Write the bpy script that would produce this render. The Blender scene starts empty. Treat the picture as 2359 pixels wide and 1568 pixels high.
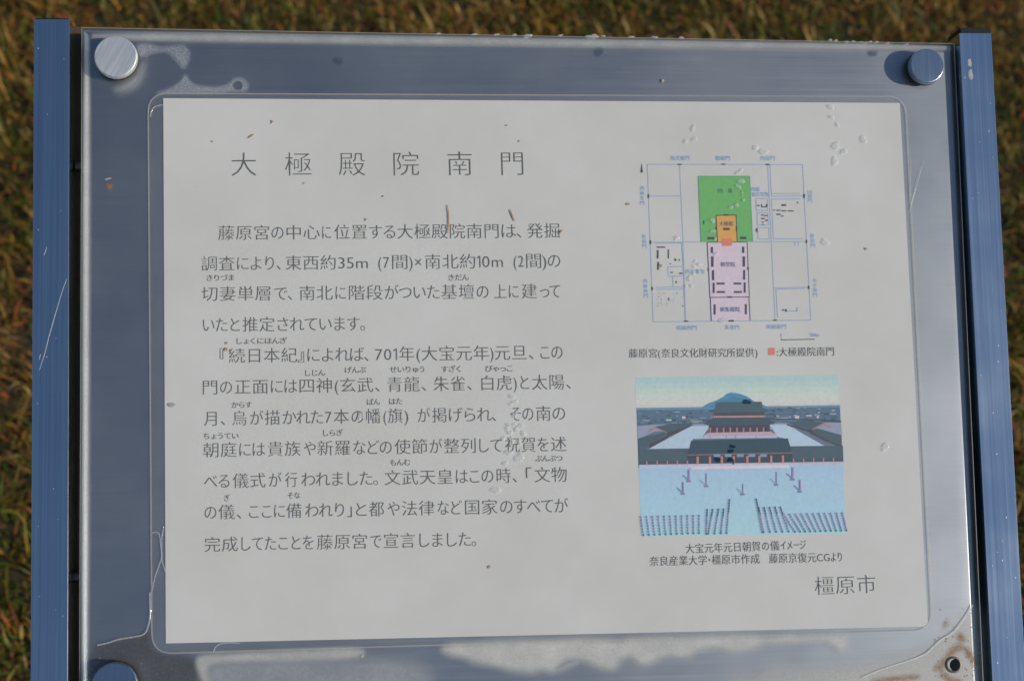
import bpy, bmesh, math, random
import numpy as np
from mathutils import Matrix, Vector

random.seed(7)
S = bpy.context.scene
COL = S.collection
R = math.radians

# ------------------------------------------------------------------ camera, sky, sun, exposure
TILT = R(35)                       # the board leans back 35 degrees from level
HZ = 0.75                          # height of the middle of the sheet above the lawn
ct, st = math.cos(TILT), math.sin(TILT)
PM = Matrix(((1, 0, 0, 0), (0, ct, -st, 0), (0, st, ct, HZ), (0, 0, 0, 1)))   # board frame: u right, v up the board, w out of it

CR = np.array([[0.99490299, -0.02051183, 0.0987284],
               [0.00944768, 0.99374697, 0.11125512],
               [-0.10039309, -0.1097553, 0.98887562]])
CT = np.array([20.1727532, -12.2392435, -868.769481])          # millimetres
FPX = 3600.0                                                  # focal length for a frame 2359 wide
CPOS = -CR.T @ CT
cd = bpy.data.cameras.new('camera'); cam = bpy.data.objects.new('camera', cd); COL.objects.link(cam)
cm = Matrix.Identity(4)
for i in range(3):
    for j in range(3):
        cm[i][j] = CR[j][i]
    cm[i][3] = CPOS[i] / 1000
cam.matrix_world = PM @ cm
cd.sensor_width = 36; cd.lens = 36 * FPX / 2359
cd.clip_start = 0.05; cd.clip_end = 1000
cd.dof.use_dof = True; cd.dof.focus_distance = 0.868; cd.dof.aperture_fstop = 9.5; cd.dof.aperture_blades = 7
S.camera = cam

SUN_P = Vector((0.78, -0.10, 0.62)).normalized()               # towards the sun, in the board frame
SUN_W = (PM.to_3x3() @ SUN_P).normalized()
elev = math.asin(SUN_W.z); azim = math.atan2(SUN_W.x, SUN_W.y)  # from +Y clockwise
W = bpy.data.worlds.new('World'); S.world = W; W.use_nodes = True
nt = W.node_tree; bg = nt.nodes['Background']
sky = nt.nodes.new('ShaderNodeTexSky'); sky.sky_type = 'NISHITA'; sky.sun_disc = False
sky.sun_elevation = elev; sky.sun_rotation = azim; sky.air_density = 1.0; sky.dust_density = 0.3; sky.ozone_density = 2.2
nt.links.new(sky.outputs[0], bg.inputs[0]); bg.inputs[1].default_value = 0.084
ld = bpy.data.lights.new('sun', 'SUN'); ld.energy = 3.0; ld.angle = R(0.53); ld.color = (1.0, 0.945, 0.85)
lo = bpy.data.objects.new('sun', ld); COL.objects.link(lo)
lo.rotation_euler = (-SUN_W).to_track_quat('-Z', 'Y').to_euler()
lo.location = SUN_W * 10
S.view_settings.view_transform = 'Standard'; S.view_settings.look = 'None'
S.view_settings.exposure = 0.0; S.view_settings.gamma = 1.0
S.cycles.transparent_max_bounces = 24

# ------------------------------------------------------------------ helpers
def lin(c):
    return tuple(((x / 255) / 12.92 if x / 255 <= .04045 else ((x / 255 + .055) / 1.055) ** 2.4) for x in c)
def alb(c):                        # printed colour under this light -> surface colour
    return tuple(min(.9, x * k) for x, k in zip(lin(c), (1.66, 1.60, 1.50)))

def P(x, y, w=0.0):
    """point of the board plane w millimetres above the tray, for a sight line of the 2359-wide survey frame"""
    d = CR.T @ np.array([(x - 1179.5) / FPX, -(y - 784) / FPX, -1.0])
    t = (w - CPOS[2]) / d[2]
    q = CPOS + d * t
    return (q[0] / 1000, q[1] / 1000)
K = 2359 / 2500
def z7(x, y): return ((450 + x / 2.359) * K, (500 + y / 2.36) * K)
def z8(x, y): return ((450 + x / 2.359) * K, (900 + y / 2.36) * K)
def z5(x, y): return ((1500 + x / 2.958) * K, (350 + y / 2.958) * K)
def z6(x, y): return ((1500 + x / 3.016) * K, (880 + y / 3.016) * K)
def z2(x, y): return ((1600 + x / 2.6133) * K, (y / 2.6133) * K)
def z3(x, y): return ((x / 2.6133) * K, (1062 + y / 2.6133) * K)
def z4(x, y): return ((1600 + x / 2.6133) * K, (1062 + y / 2.6133) * K)
def zt(x, y): return ((200 + x / 5.2267) * K, (60 + y / 5.2267) * K)
def zb(x, y): return ((350 + x / 2.1445) * K, (1450 + y / 2.1445) * K)
def zc(x, y): return ((1350 + x / 2.0513) * K, (1450 + y / 2.0513) * K)
def z0(x, y): return (x, y)

def tag(o, label=None, cat=None, group=None, kind=None):
    if label: o['label'] = label
    if cat: o['category'] = cat
    if group: o['group'] = group
    if kind: o['kind'] = kind
    return o
def finish(me, smooth=True, ang=35):
    if smooth:
        me.polygons.foreach_set('use_smooth', [True] * len(me.polygons))
        me.set_sharp_from_angle(angle=R(ang))
    me.update()
def link(name, me, m, parent=None, mw=None):
    o = bpy.data.objects.new(name, me); COL.objects.link(o)
    if m: me.materials.append(m)
    if parent: o.parent = parent
    elif mw is not None: o.matrix_world = mw
    return o
def mesh(name, vs, fs, m, parent=None, mw=None, smooth=False):
    me = bpy.data.meshes.new(name); me.from_pydata([tuple(map(float, v)) for v in vs], [], fs)
    finish(me, smooth)
    return link(name, me, m, parent, mw)
def frombm(name, bm, m, parent=None, mw=None, smooth=True, ang=35):
    bmesh.ops.recalc_face_normals(bm, faces=bm.faces)
    me = bpy.data.meshes.new(name); bm.to_mesh(me); bm.free(); finish(me, smooth, ang)
    return link(name, me, m, parent, mw)
def empty(name, mw):
    o = bpy.data.objects.new(name, None); COL.objects.link(o); o.matrix_world = mw; o.empty_display_size = .05
    return o

# ------------------------------------------------------------------ materials
def newmat(name):
    m = bpy.data.materials.new(name); m.use_nodes = True
    n = m.node_tree.nodes; l = m.node_tree.links
    return m, n, l, n['Principled BSDF'], n['Material Output']
def noise(n, l, scale, vec=None, detail=4, rough=.55):
    t = n.new('ShaderNodeTexNoise'); t.inputs['Scale'].default_value = scale
    t.inputs['Detail'].default_value = detail; t.inputs['Roughness'].default_value = rough
    if vec: l.new(vec, t.inputs['Vector'])
    return t
def mapped(n, l, sc, rot=0):
    tc = n.new('ShaderNodeTexCoord'); mp = n.new('ShaderNodeMapping')
    if rot:
        m0 = n.new('ShaderNodeMapping'); m0.inputs['Rotation'].default_value = (0, 0, rot)
        l.new(tc.outputs['Object'], m0.inputs['Vector']); l.new(m0.outputs[0], mp.inputs['Vector'])
    else:
        l.new(tc.outputs['Object'], mp.inputs['Vector'])
    mp.inputs['Scale'].default_value = sc
    return mp.outputs[0]
def rng(n, l, src, a, b, lo=.3, hi=.7):
    r = n.new('ShaderNodeMapRange'); l.new(src, r.inputs[0])
    r.inputs[1].default_value = lo; r.inputs[2].default_value = hi
    r.inputs[3].default_value = a; r.inputs[4].default_value = b
    return r.outputs[0]

def metal(name, col, rough, sc, rot=0, bump=.15, dist=.00004, var=.06, blotch=.05):
    m, n, l, p, o = newmat(name)
    p.inputs['Metallic'].default_value = 1
    v = mapped(n, l, sc, rot)
    t = noise(n, l, 1, v, 5, .65)
    t2 = noise(n, l, 14, mapped(n, l, (1, 1, 1)), 4)
    mx = n.new('ShaderNodeMix'); mx.data_type = 'RGBA'
    l.new(rng(n, l, t.outputs[0], 0, 1), mx.inputs[0])
    mx.inputs[6].default_value = (*[c * (1 - var) for c in col], 1); mx.inputs[7].default_value = (*[min(1, c * (1 + var)) for c in col], 1)
    l.new(mx.outputs[2], p.inputs['Base Color'])
    ad = n.new('ShaderNodeMath'); ad.operation = 'ADD'
    l.new(rng(n, l, t.outputs[0], rough - .03, rough + .03), ad.inputs[0])
    l.new(rng(n, l, t2.outputs[0], -blotch, blotch), ad.inputs[1]); l.new(ad.outputs[0], p.inputs['Roughness'])
    b = n.new('ShaderNodeBump'); b.inputs['Strength'].default_value = bump; b.inputs['Distance'].default_value = dist
    l.new(t.outputs[0], b.inputs['Height']); l.new(b.outputs[0], p.inputs['Normal'])
    return m
M_PLATE = metal('brushed_plate', (.445, .465, .485), .435, (9, 1600, 1), bump=.25, blotch=.045)
M_POST = metal('brushed_aluminium_post', (.78, .85, .93), .17, (900, 5, 40), bump=.2, var=.13)
M_KNOB = metal('knob_metal', (.60, .64, .69), .24, (1100, 25, 30), bump=.2)
M_KNOB2 = metal('sheen_knob_metal', (.82, .82, .80), .42, (900, 35, 30), rot=R(27), bump=.5, var=.16)
M_KNOB2.node_tree.nodes['Principled BSDF'].inputs['Metallic'].default_value = .65   # paler and less metallic, to paint this knob's bright reflection

def simple(name, col, rough=.6, metallic=0, spec=.5):
    m, n, l, p, o = newmat(name)
    p.inputs['Roughness'].default_value = rough; p.inputs['Metallic'].default_value = metallic
    t = noise(n, l, 300, mapped(n, l, (1, 1, 1)), 3)
    mx = n.new('ShaderNodeMix'); mx.data_type = 'RGBA'; l.new(rng(n, l, t.outputs[0], 0, 1), mx.inputs[0])
    mx.inputs[6].default_value = (*[c * .88 for c in col], 1); mx.inputs[7].default_value = (*[min(1, c * 1.1) for c in col], 1)
    l.new(mx.outputs[2], p.inputs['Base Color'])
    p.inputs['Specular IOR Level'].default_value = spec
    return m
M_CAP = simple('black_plastic_and_bore_shade', (.012, .012, .014), .4)
M_SCREW = simple('dark_steel', (.06, .055, .05), .4, .8)
M_SOCKET = simple('socket_steel', (.24, .20, .15), .5, .9)
M_SCRATCH = simple('scratched_metal', (.62, .62, .61), .5, .5)
M_MARK = simple('pale_residue', (.42, .42, .40), .7)
M_DRY = simple('dry_grass_bit', (.50, .33, .18), .8)
M_SPECK = simple('dirt_speck', (.52, .46, .38), .9)
M_BROWN = simple('brown_speck', (.52, .37, .21), .9)

def clear(name, haze=0.0, haze_col=(.8, .8, .8), ior=1.49, rough=.01, tint=(.985, .985, .985), dust=0.0):
    m, n, l, p, o = newmat(name); n.remove(p)
    tr = n.new('ShaderNodeBsdfTransparent'); tr.inputs[0].default_value = (*tint, 1)
    gl = n.new('ShaderNodeBsdfGlossy'); gl.inputs['Roughness'].default_value = rough
    fr = n.new('ShaderNodeFresnel'); fr.inputs[0].default_value = ior
    df = n.new('ShaderNodeBsdfDiffuse'); df.inputs[0].default_value = (*haze_col, 1)
    a = n.new('ShaderNodeMixShader'); b = n.new('ShaderNodeMixShader')
    if dust:
        t = noise(n, l, 60, mapped(n, l, (1, 1, 1)), 6, .7)
        l.new(rng(n, l, t.outputs[0], haze, haze + dust, .35, .8), a.inputs[0])
    else:
        a.inputs[0].default_value = haze
    l.new(tr.outputs[0], a.inputs[1]); l.new(df.outputs[0], a.inputs[2])
    gm = n.new('ShaderNodeNewGeometry'); iv = n.new('ShaderNodeMath'); iv.operation = 'SUBTRACT'; iv.inputs[0].default_value = 1
    l.new(gm.outputs['Backfacing'], iv.inputs[1])          # the thin sheet mirrors once, on its outer skin
    fm = n.new('ShaderNodeMath'); fm.operation = 'MULTIPLY'; l.new(fr.outputs[0], fm.inputs[0]); l.new(iv.outputs[0], fm.inputs[1])
    l.new(fm.outputs[0], b.inputs[0]); l.new(a.outputs[0], b.inputs[1]); l.new(gl.outputs[0], b.inputs[2])
    l.new(b.outputs[0], o.inputs[0])
    return m
M_ACR = clear('clear_acrylic', .003, (.7, .7, .68), dust=.008)
M_ACRE = clear('acrylic_cut_edge', .30, (.75, .78, .76), rough=.15)
M_FILM = clear('laminating_film', .035, (.75, .77, .8), ior=1.3, rough=.12, dust=.02)
M_BEAD = clear('film_edge_bead', .24, (.74, .68, .58), ior=1.15, rough=.3)
M_GLINT = clear('water_bead_glint', .5, (.95, .92, .86), ior=1.2, rough=.3)  # white haze paints the glint along the water edge
M_WET = clear('water_bead', .26, (.85, .85, .83), ior=1.45, rough=.08)
M_DROP = clear('water_droplet', .22, (.95, .95, .93), ior=1.33, rough=.12)

def patchmat(name, col, amount, fine=0.0, spark=False, scale=700, rough=.5):
    """film on the metal whose cover follows the 'cover' attribute of its mesh"""
    m, n, l, p, o = newmat(name)
    at = n.new('ShaderNodeAttribute'); at.attribute_name = 'cover'
    tr = n.new('ShaderNodeBsdfTransparent')
    v = mapped(n, l, (1, 1, 1))
    t = noise(n, l, scale, v, 3, .6)
    t2 = noise(n, l, 45, v, 4, .6)
    p.inputs['Base Color'].default_value = (*col, 1); p.inputs['Roughness'].default_value = rough
    f1 = n.new('ShaderNodeMath'); f1.operation = 'MULTIPLY'
    l.new(at.outputs['Fac'], f1.inputs[0]); l.new(rng(n, l, t.outputs[0], amount * (1 - fine), amount * (1 + fine), .35, .65), f1.inputs[1])
    f2 = n.new('ShaderNodeMath'); f2.operation = 'MULTIPLY'; f2.use_clamp = True
    l.new(f1.outputs[0], f2.inputs[0]); l.new(rng(n, l, t2.outputs[0], .75, 1.15), f2.inputs[1])
    if spark:
        b = n.new('ShaderNodeBump'); b.inputs['Strength'].default_value = .8; b.inputs['Distance'].default_value = .0006
        l.new(t.outputs[0], b.inputs['Height']); l.new(b.outputs[0], p.inputs['Normal'])
    mx = n.new('ShaderNodeMixShader'); l.new(f2.outputs[0], mx.inputs[0])
    l.new(tr.outputs[0], mx.inputs[1]); l.new(p.outputs[0], mx.inputs[2]); l.new(mx.outputs[0], o.inputs[0])
    return m
M_FOAM = patchmat('water_foam', (.74, .76, .78), .34, .75, True, 1200, .25)
M_MIST_LIGHT = patchmat('condensation_and_edge_light', (.82, .79, .72), .72, .08, False, 700, .5)
M_MISTG = patchmat('thin_condensation', (.78, .77, .74), .32, .12, False, 400, .5)
M_SCUM = patchmat('lime_scum', (.86, .79, .66), .46, .18, False, 600, .7)
M_DARK = patchmat('wet_grime', (.10, .085, .06), .42, .2, False, 500, .4)
M_RUST = patchmat('rust_stain', (.44, .235, .07), .62, .5, False, 600, .85)
M_DAMP = patchmat('damp_spot', (.08, .11, .16), .45, .2, False, 300, .3)

def papermat():
    m, n, l, p, o = newmat('printed_paper')
    v = mapped(n, l, (1, 1, 1))
    t = noise(n, l, 13, v, 7, .62); t2 = noise(n, l, 900, v, 2)
    r = n.new('ShaderNodeValToRGB'); l.new(t.outputs[0], r.inputs[0])
    r.color_ramp.elements[0].position = .36; r.color_ramp.elements[0].color = (.73, .705, .65, 1)
    r.color_ramp.elements[1].position = .62; r.color_ramp.elements[1].color = (.785, .762, .71, 1)
    l.new(r.outputs[0], p.inputs['Base Color']); p.inputs['Roughness'].default_value = .8
    b = n.new('ShaderNodeBump'); b.inputs['Strength'].default_value = .12; b.inputs['Distance'].default_value = .0002
    t3 = noise(n, l, 30, v, 3); l.new(t3.outputs[0], b.inputs['Height']); l.new(b.outputs[0], p.inputs['Normal'])
    return m
M_PAPER = papermat()
def inkmat():
    m, n, l, p, o = newmat('printing_ink')
    a = n.new('ShaderNodeAttribute'); a.attribute_name = 'ink'
    t = noise(n, l, 500, mapped(n, l, (1, 1, 1)), 3)
    mx = n.new('ShaderNodeMix'); mx.data_type = 'RGBA'; mx.blend_type = 'MULTIPLY'; mx.inputs[0].default_value = 1
    l.new(a.outputs['Color'], mx.inputs[6])
    g = n.new('ShaderNodeCombineColor'); k = rng(n, l, t.outputs[0], .95, 1.05)
    for i in range(3): l.new(k, g.inputs[i])
    l.new(g.outputs[0], mx.inputs[7]); l.new(mx.outputs[2], p.inputs['Base Color']); p.inputs['Roughness'].default_value = .8
    return m
M_INK = inkmat()

# ------------------------------------------------------------------ ground and grass
def groundmat():
    m, n, l, p, o = newmat('lawn_soil')
    v = mapped(n, l, (1, 1, 1))
    a = noise(n, l, 55, v, 6, .7); b = noise(n, l, 2.2, v, 4)
    r = n.new('ShaderNodeValToRGB'); l.new(a.outputs[0], r.inputs[0])
    e = r.color_ramp.elements
    e[0].position = .35; e[0].color = (.03, .022, .008, 1); e[1].position = .7; e[1].color = (.14, .085, .03, 1)
    mx = n.new('ShaderNodeMix'); mx.data_type = 'RGBA'; l.new(rng(n, l, b.outputs[0], 0, .5), mx.inputs[0])
    l.new(r.outputs[0], mx.inputs[6]); mx.inputs[7].default_value = (.035, .05, .012, 1)
    l.new(mx.outputs[2], p.inputs['Base Color']); p.inputs['Roughness'].default_value = .95
    bp = n.new('ShaderNodeBump'); bp.inputs['Strength'].default_value = .8; bp.inputs['Distance'].default_value = .02
    l.new(a.outputs[0], bp.inputs['Height']); l.new(bp.outputs[0], p.inputs['Normal'])
    return m
g = mesh('ground', [(-400, -400, 0), (400, -400, 0), (400, 400, 0), (-400, 400, 0)], [(0, 1, 2, 3)], groundmat())
tag(g, 'brown soil of the lawn under the autumn grass', 'ground', kind='structure')

def grass():
    rs = np.random.RandomState(3)
    N = 190000
    x = rs.uniform(-1.35, 1.35, N); y = rs.uniform(-.15, 2.25, N)
    # tufts: pull blades towards tuft centres
    tc = np.stack([rs.uniform(-1.35, 1.35, 6500), rs.uniform(-.15, 2.25, 6500)], 1)
    ti = rs.randint(0, 6500, N); inr = rs.rand(N) < .5
    x = np.where(inr, tc[ti, 0] + rs.normal(0, .013, N), x); y = np.where(inr, tc[ti, 1] + rs.normal(0, .013, N), y)
    L = (rs.gamma(5, .0040, N) * np.where(inr, rs.uniform(.75, 1.6, 6500)[ti], .9)).clip(.010, .070); wd = rs.uniform(.0008, .0019, N)
    az = rs.uniform(0, 2 * np.pi, N); lean = rs.uniform(.35, 1.45, N)
    fa = az + np.pi / 2 + rs.normal(0, .5, N)
    dx, dy = np.cos(az), np.sin(az); sx, sy = np.cos(fa) * wd, np.sin(fa) * wd
    def ring(t, k):
        a = lean * (.55 + .75 * t)
        h = L * t
        px = x + dx * np.sin(a) * h; py = y + dy * np.sin(a) * h; pz = np.cos(np.minimum(a, 1.5)) * h + .001
        return np.stack([px - sx * k, py - sy * k, pz], 1), np.stack([px + sx * k, py + sy * k, pz], 1)
    a0, a1 = ring(0, .8); b0, b1 = ring(.5, 1.0); c0, c1 = ring(1.0, .12)
    V = np.stack([a0, a1, b0, b1, c0, c1], 1).reshape(-1, 3)
    base = (np.arange(N) * 6)[:, None]
    F = np.concatenate([base + np.array([[0, 1, 3, 2]]), base + np.array([[2, 3, 5, 4]])], 1).reshape(-1, 4)
    me = bpy.data.meshes.new('grass')
    me.vertices.add(len(V)); me.vertices.foreach_set('co', V.astype(np.float32).ravel())
    me.loops.add(F.size); me.loops.foreach_set('vertex_index', F.astype(np.int32).ravel())
    me.polygons.add(len(F)); me.polygons.foreach_set('loop_start', (np.arange(len(F)) * 4).astype(np.int32))
    me.update(calc_edges=True); me.validate()
    pal = np.array([(.065, .105, .007), (.125, .135, .012), (.25, .165, .022), (.37, .19, .03), (.48, .29, .08), (.36, .105, .028), (.19, .072, .018), (.55, .40, .15)])
    # tufts differ in how dry they are
    dry = (np.sin(x * 9 + 2 * np.sin(y * 5)) + np.sin(y * 11 + 1.7 * np.sin(x * 7)) + rs.normal(0, 1.1, N)) > .0
    pg = np.array([.27, .25, .16, .10, .04, .08, .08, .02]); pd = np.array([.10, .12, .17, .21, .12, .14, .09, .05])
    ci = np.where(dry, rs.choice(8, N, p=pd / pd.sum()), rs.choice(8, N, p=pg / pg.sum()))
    c = pal[ci] * rs.uniform(.7, 1.25, (N, 1))
    c6 = np.repeat(np.concatenate([c, np.ones((N, 1))], 1), 6, 0)
    at = me.attributes.new('blade', 'FLOAT_COLOR', 'POINT'); at.data.foreach_set('color', c6.astype(np.float32).ravel())
    m, n, l, p, o = newmat('autumn_grass')
    a = n.new('ShaderNodeAttribute'); a.attribute_name = 'blade'
    l.new(a.outputs['Color'], p.inputs['Base Color']); p.inputs['Roughness'].default_value = .55
    p.inputs['Specular IOR Level'].default_value = .3
    tl = n.new('ShaderNodeBsdfTranslucent'); l.new(a.outputs['Color'], tl.inputs[0])
    mx = n.new('ShaderNodeMixShader'); mx.inputs[0].default_value = .25
    l.new(p.outputs[0], mx.inputs[1]); l.new(tl.outputs[0], mx.inputs[2]); l.new(mx.outputs[0], o.inputs[0])
    go = link('grass', me, m)
    tag(go, 'short autumn lawn grass in green, tan and reddish blades', 'grass', kind='stuff')
grass()

# ------------------------------------------------------------------ the sign stand
sign = empty('sign_stand', PM)
tag(sign, 'low tilted information stand of brushed metal tray, clear cover and two square posts', 'sign stand')

def quad(pts, w): return [P(x, y, w) for x, y in pts]
TRAY = quad([(187, 64), (2197, 101), (2268, 1662), (181, 1668)], 0)     # tl tr br bl
def inset(q, d):
    s = [(1, -1), (-1, -1), (-1, 1), (1, 1)]
    return [(p[0] + a * d, p[1] + b * d) for p, (a, b) in zip(q, s)]
def rings_mesh(name, rings, m, parent, cap_first=True, ang=50):
    bm = bmesh.new(); vs = [[bm.verts.new(p) for p in r] for r in rings]; k = len(rings[0])
    for a, b in zip(vs, vs[1:]):
        for i in range(k): bm.faces.new((a[i], a[(i + 1) % k], b[(i + 1) % k], b[i]))
    if cap_first: bm.faces.new(vs[0])
    return frombm(name, bm, m, parent, ang=ang)
# tray: flat face, rolled fold, skirt; a through hole where the missing screw was
HOLE = P(2201, 1531, 0); HR = .0034
def tray():
    bm = bmesh.new(); r = .0062
    rings = []
    for i in range(15):
        a = i / 14 * math.pi / 2
        q = inset(TRAY, r * (1 - math.sin(a))); rings.append([bm.verts.new((p[0], p[1], -r * .85 * (1 - math.cos(a)))) for p in q])
    rings.append([bm.verts.new((p[0], p[1], -.018)) for p in TRAY])
    q = inset(TRAY, .0015); rings.append([bm.verts.new((p[0], p[1], -.018)) for p in q])
    rings.append([bm.verts.new((p[0], p[1], -.003)) for p in q])
    for a, b in zip(rings, rings[1:]):
        for i in range(4): bm.faces.new((a[i], a[(i + 1) % 4], b[(i + 1) % 4], b[i]))
    # flat face as a fan round the hole, front and back
    n = 32
    for w, ring in ((0, rings[0]), (-.003, rings[-1])):
        c = [bm.verts.new((HOLE[0] + HR * math.cos(t), HOLE[1] + HR * math.sin(t), w)) for t in [2 * math.pi * k / n for k in range(n)]]
        es = [bm.edges.new((c[k], c[(k + 1) % n])) for k in range(n)]
        es += [e for e in bm.edges if e.verts[0] in ring and e.verts[1] in ring]
        bmesh.ops.triangle_fill(bm, edges=es, use_beauty=True)
        if w == 0: top = c
        else:
            for k in range(n): bm.faces.new((top[k], top[(k + 1) % n], c[(k + 1) % n], c[k]))
    return frombm('metal_tray', bm, M_PLATE, sign, ang=6)
tray()

# clear acrylic cover, five millimetres above the tray face
def acrylic():
    q = inset(TRAY, .0008); bm = bmesh.new()
    lo = [(p[0], p[1], .0017) for p in q]; hi = [(p[0], p[1], .0032) for p in q]
    v0 = [bm.verts.new(p) for p in lo]; v1 = [bm.verts.new(p) for p in hi]
    c = .0005
    v2 = [bm.verts.new((p[0], p[1], .0036)) for p in inset(q, c)]
    bm.faces.new(v0); bm.faces.new(v2)
    sides = []
    for a, b in ((v0, v1), (v1, v2)):
        for i in range(4): sides.append(bm.faces.new((a[i], a[(i + 1) % 4], b[(i + 1) % 4], b[i])))
    for f in sides: f.material_index = 1
    o = frombm('cover_panel', bm, M_ACR, sign, smooth=False); o.data.materials.append(M_ACRE)
    return o
acrylic()

# posts: slanted arm beside the tray, mitred into an upright leg that stands in the lawn
DOWN = Vector((0, -st, -ct))
def post(px_top, px_bot, wf, depth, label):
    (xl, xr, yt) = px_top; (bl, br, yb) = px_bot
    a0 = Vector((*P(xl, yt, wf * 1000), wf)); a1 = Vector((*P(xr, yt, wf * 1000), wf))
    b0 = Vector((*P(bl, yb, wf * 1000), wf)); b1 = Vector((*P(br, yb, wf * 1000), wf))
    ad = ((b0 + b1) - (a0 + a1)).normalized()
    vb = -.245
    tl = [a0, a1, a1 + Vector((0, 0, -depth)), a0 + Vector((0, 0, -depth))]
    mid = (a0 + a1) / 2 + Vector((0, 0, -depth / 2)); mid = mid + ad * ((vb - mid.y) / ad.y)
    nrm = (ad + DOWN).normalized()
    ring2 = [p + ad * ((mid - p).dot(nrm) / ad.dot(nrm)) for p in tl]
    def ground(p):
        z = (PM @ p).z
        return p + DOWN * (z + .03)
    ring3 = [ground(p) for p in ring2]
    bm = bmesh.new(); vs = [[bm.verts.new(p) for p in r] for r in (tl, ring2, ring3)]
    for a, b in zip(vs, vs[1:]):
        for i in range(4): bm.faces.new((a[i], a[(i + 1) % 4], b[(i + 1) % 4], b[i]))
    bm.faces.new(vs[0]); bm.faces.new(vs[2])
    es = [e for e in bm.edges if (e.verts[0] in vs[0]) != (e.verts[1] in vs[0]) or (e.verts[0] in vs[1]) != (e.verts[1] in vs[1])]
    bmesh.ops.bevel(bm, geom=es, offset=.00011, segments=2, affect='EDGES', profile=.5)
    o = frombm('post', bm, M_POST, sign, ang=6); o['label'] = label
    return o, tl, ad
lp, ltl, lad = post((78.5, 160, 45), (73.5, 153, 1568), .006, .020, 'square metal post with a long fine scratch')
rp, rtl, rad = post((2210, 2283, 77), (2291, 2366, 1640), .006, .018, 'square metal post with black end cap')
def cap(tl, ad, parent, m, h, ch, grow=.0003):
    bm = bmesh.new()
    c = sum(tl, Vector()) / 4
    r = [p + (p - c).normalized() * grow - ad * .0001 for p in tl]
    up = [p - ad * h for p in r]
    vs = [[bm.verts.new(p) for p in q] for q in (r, up)]
    for i in range(4): bm.faces.new((vs[0][i], vs[0][(i + 1) % 4], vs[1][(i + 1) % 4], vs[1][i]))
    bm.faces.new(vs[0]); f = bm.faces.new(vs[1])
    es = [e for e in bm.edges if e.verts[0] in vs[1] or e.verts[1] in vs[1]]
    bmesh.ops.bevel(bm, geom=es, offset=ch, segments=3, affect='EDGES')
    return frombm('post_cap', bm, m, parent, ang=40)
cap(rtl, rad, rp, M_CAP, .0035, .0012)
cap(ltl, lad, lp, M_CAP, .0007, .0003, -.0006)

def tube(name, pts, rad, m, parent=None, mw=None, seg=6, flat=1.0):
    bm = bmesh.new(); rings = []
    pts = [Vector(p) for p in pts]
    for i, p in enumerate(pts):
        d = (pts[min(i + 1, len(pts) - 1)] - pts[max(i - 1, 0)]).normalized()
        n = Vector((0, 0, 1)); s = d.cross(n).normalized()
        r = rad[i] if hasattr(rad, '__len__') else rad
        rings.append([bm.verts.new(p + s * r * math.cos(2 * math.pi * k / seg) + n * r * flat * math.sin(2 * math.pi * k / seg)) for k in range(seg)])
    for a, b in zip(rings, rings[1:]):
        for i in range(seg): bm.faces.new((a[i], a[(i + 1) % seg], b[(i + 1) % seg], b[i]))
    bm.faces.new(rings[0]); bm.faces.new(rings[-1])
    return frombm(name, bm, m, parent, mw, ang=60)
def scr(name, pts, w, r, m, parent, f=z0):
    q = [(*P(*f(x, y), w * 1000), w) for x, y in pts]
    n = len(q); rr = [r * (.35 + .65 * math.sin(math.pi * (i + .6) / (n + .2))) for i in range(n)]
    return tube(name, q, rr, m, parent, flat=.25, seg=6)
zs = lambda x, y: (x / 3.1356 * K, (600 + y / 3.1356) * K)
scr('scratch', [(512, 252), (488, 310), (458, 405), (430, 500), (403, 592), (372, 700), (345, 815), (320, 890), (303, 950)], .0061, .00017, M_SCRATCH, lp, zs)
scr('scratch', [(357, 10), (350, 35), (335, 75)], .0061, .00014, M_SCRATCH, lp, zs)
scr('scratch', [(310, 828), (305, 845), (301, 868)], .0061, .00015, M_SCRATCH, lp, zs)
def blob(cx, cy, rx, ry, seed=0, n=18, jag=.18):
    rs = random.Random(seed); ph = [rs.uniform(0, 6.28) for _ in range(4)]
    return [(cx + rx * (1 + jag * sum(math.sin((k + 2) * t + ph[k]) / (k + 1.5) for k in range(4))) * math.cos(t),
             cy + ry * (1 + jag * sum(math.sin((k + 2) * t + ph[k]) / (k + 1.5) for k in range(4))) * math.sin(t)) for t in [2 * math.pi * i / n for i in range(n)]]
def flat(name, poly, w, h, m, parent=None, mw=None, dome=0.0):
    """low solid with an outline, w metres up, h thick"""
    bm = bmesh.new(); n = len(poly)
    cx = sum(p[0] for p in poly) / n; cy = sum(p[1] for p in poly) / n
    if dome:
        rings = []
        for k, (s, z) in enumerate(((1, 0), (.93, .45), (.75, .78), (.45, .96))):
            rings.append([bm.verts.new((cx + (p[0] - cx) * s, cy + (p[1] - cy) * s, w + dome * z)) for p in poly])
        for a, b in zip(rings, rings[1:]):
            for i in range(n): bm.faces.new((a[i], a[(i + 1) % n], b[(i + 1) % n], b[i]))
        top = bm.verts.new((cx, cy, w + dome))
        for i in range(n): bm.faces.new((rings[-1][i], rings[-1][(i + 1) % n], top))
        bm.faces.new(rings[0])
    else:
        a = [bm.verts.new((p[0], p[1], w)) for p in poly]; b = [bm.verts.new((p[0], p[1], w + h)) for p in poly]
        for i in range(n): bm.faces.new((a[i], a[(i + 1) % n], b[(i + 1) % n], b[i]))
        bm.faces.new(a); bm.faces.new(b)
    return frombm(name, bm, m, parent, mw, smooth=bool(dome), ang=70)
for cx, cy, rx, ry, sd in ((2005, 402, 12, 28, 1), (2012, 478, 15, 32, 2)):
    flat('residue_mark', [P(*z2(*q), 6) for q in blob(cx, cy, rx, ry, sd)], .00602, .0001, M_MARK, rp)
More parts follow.
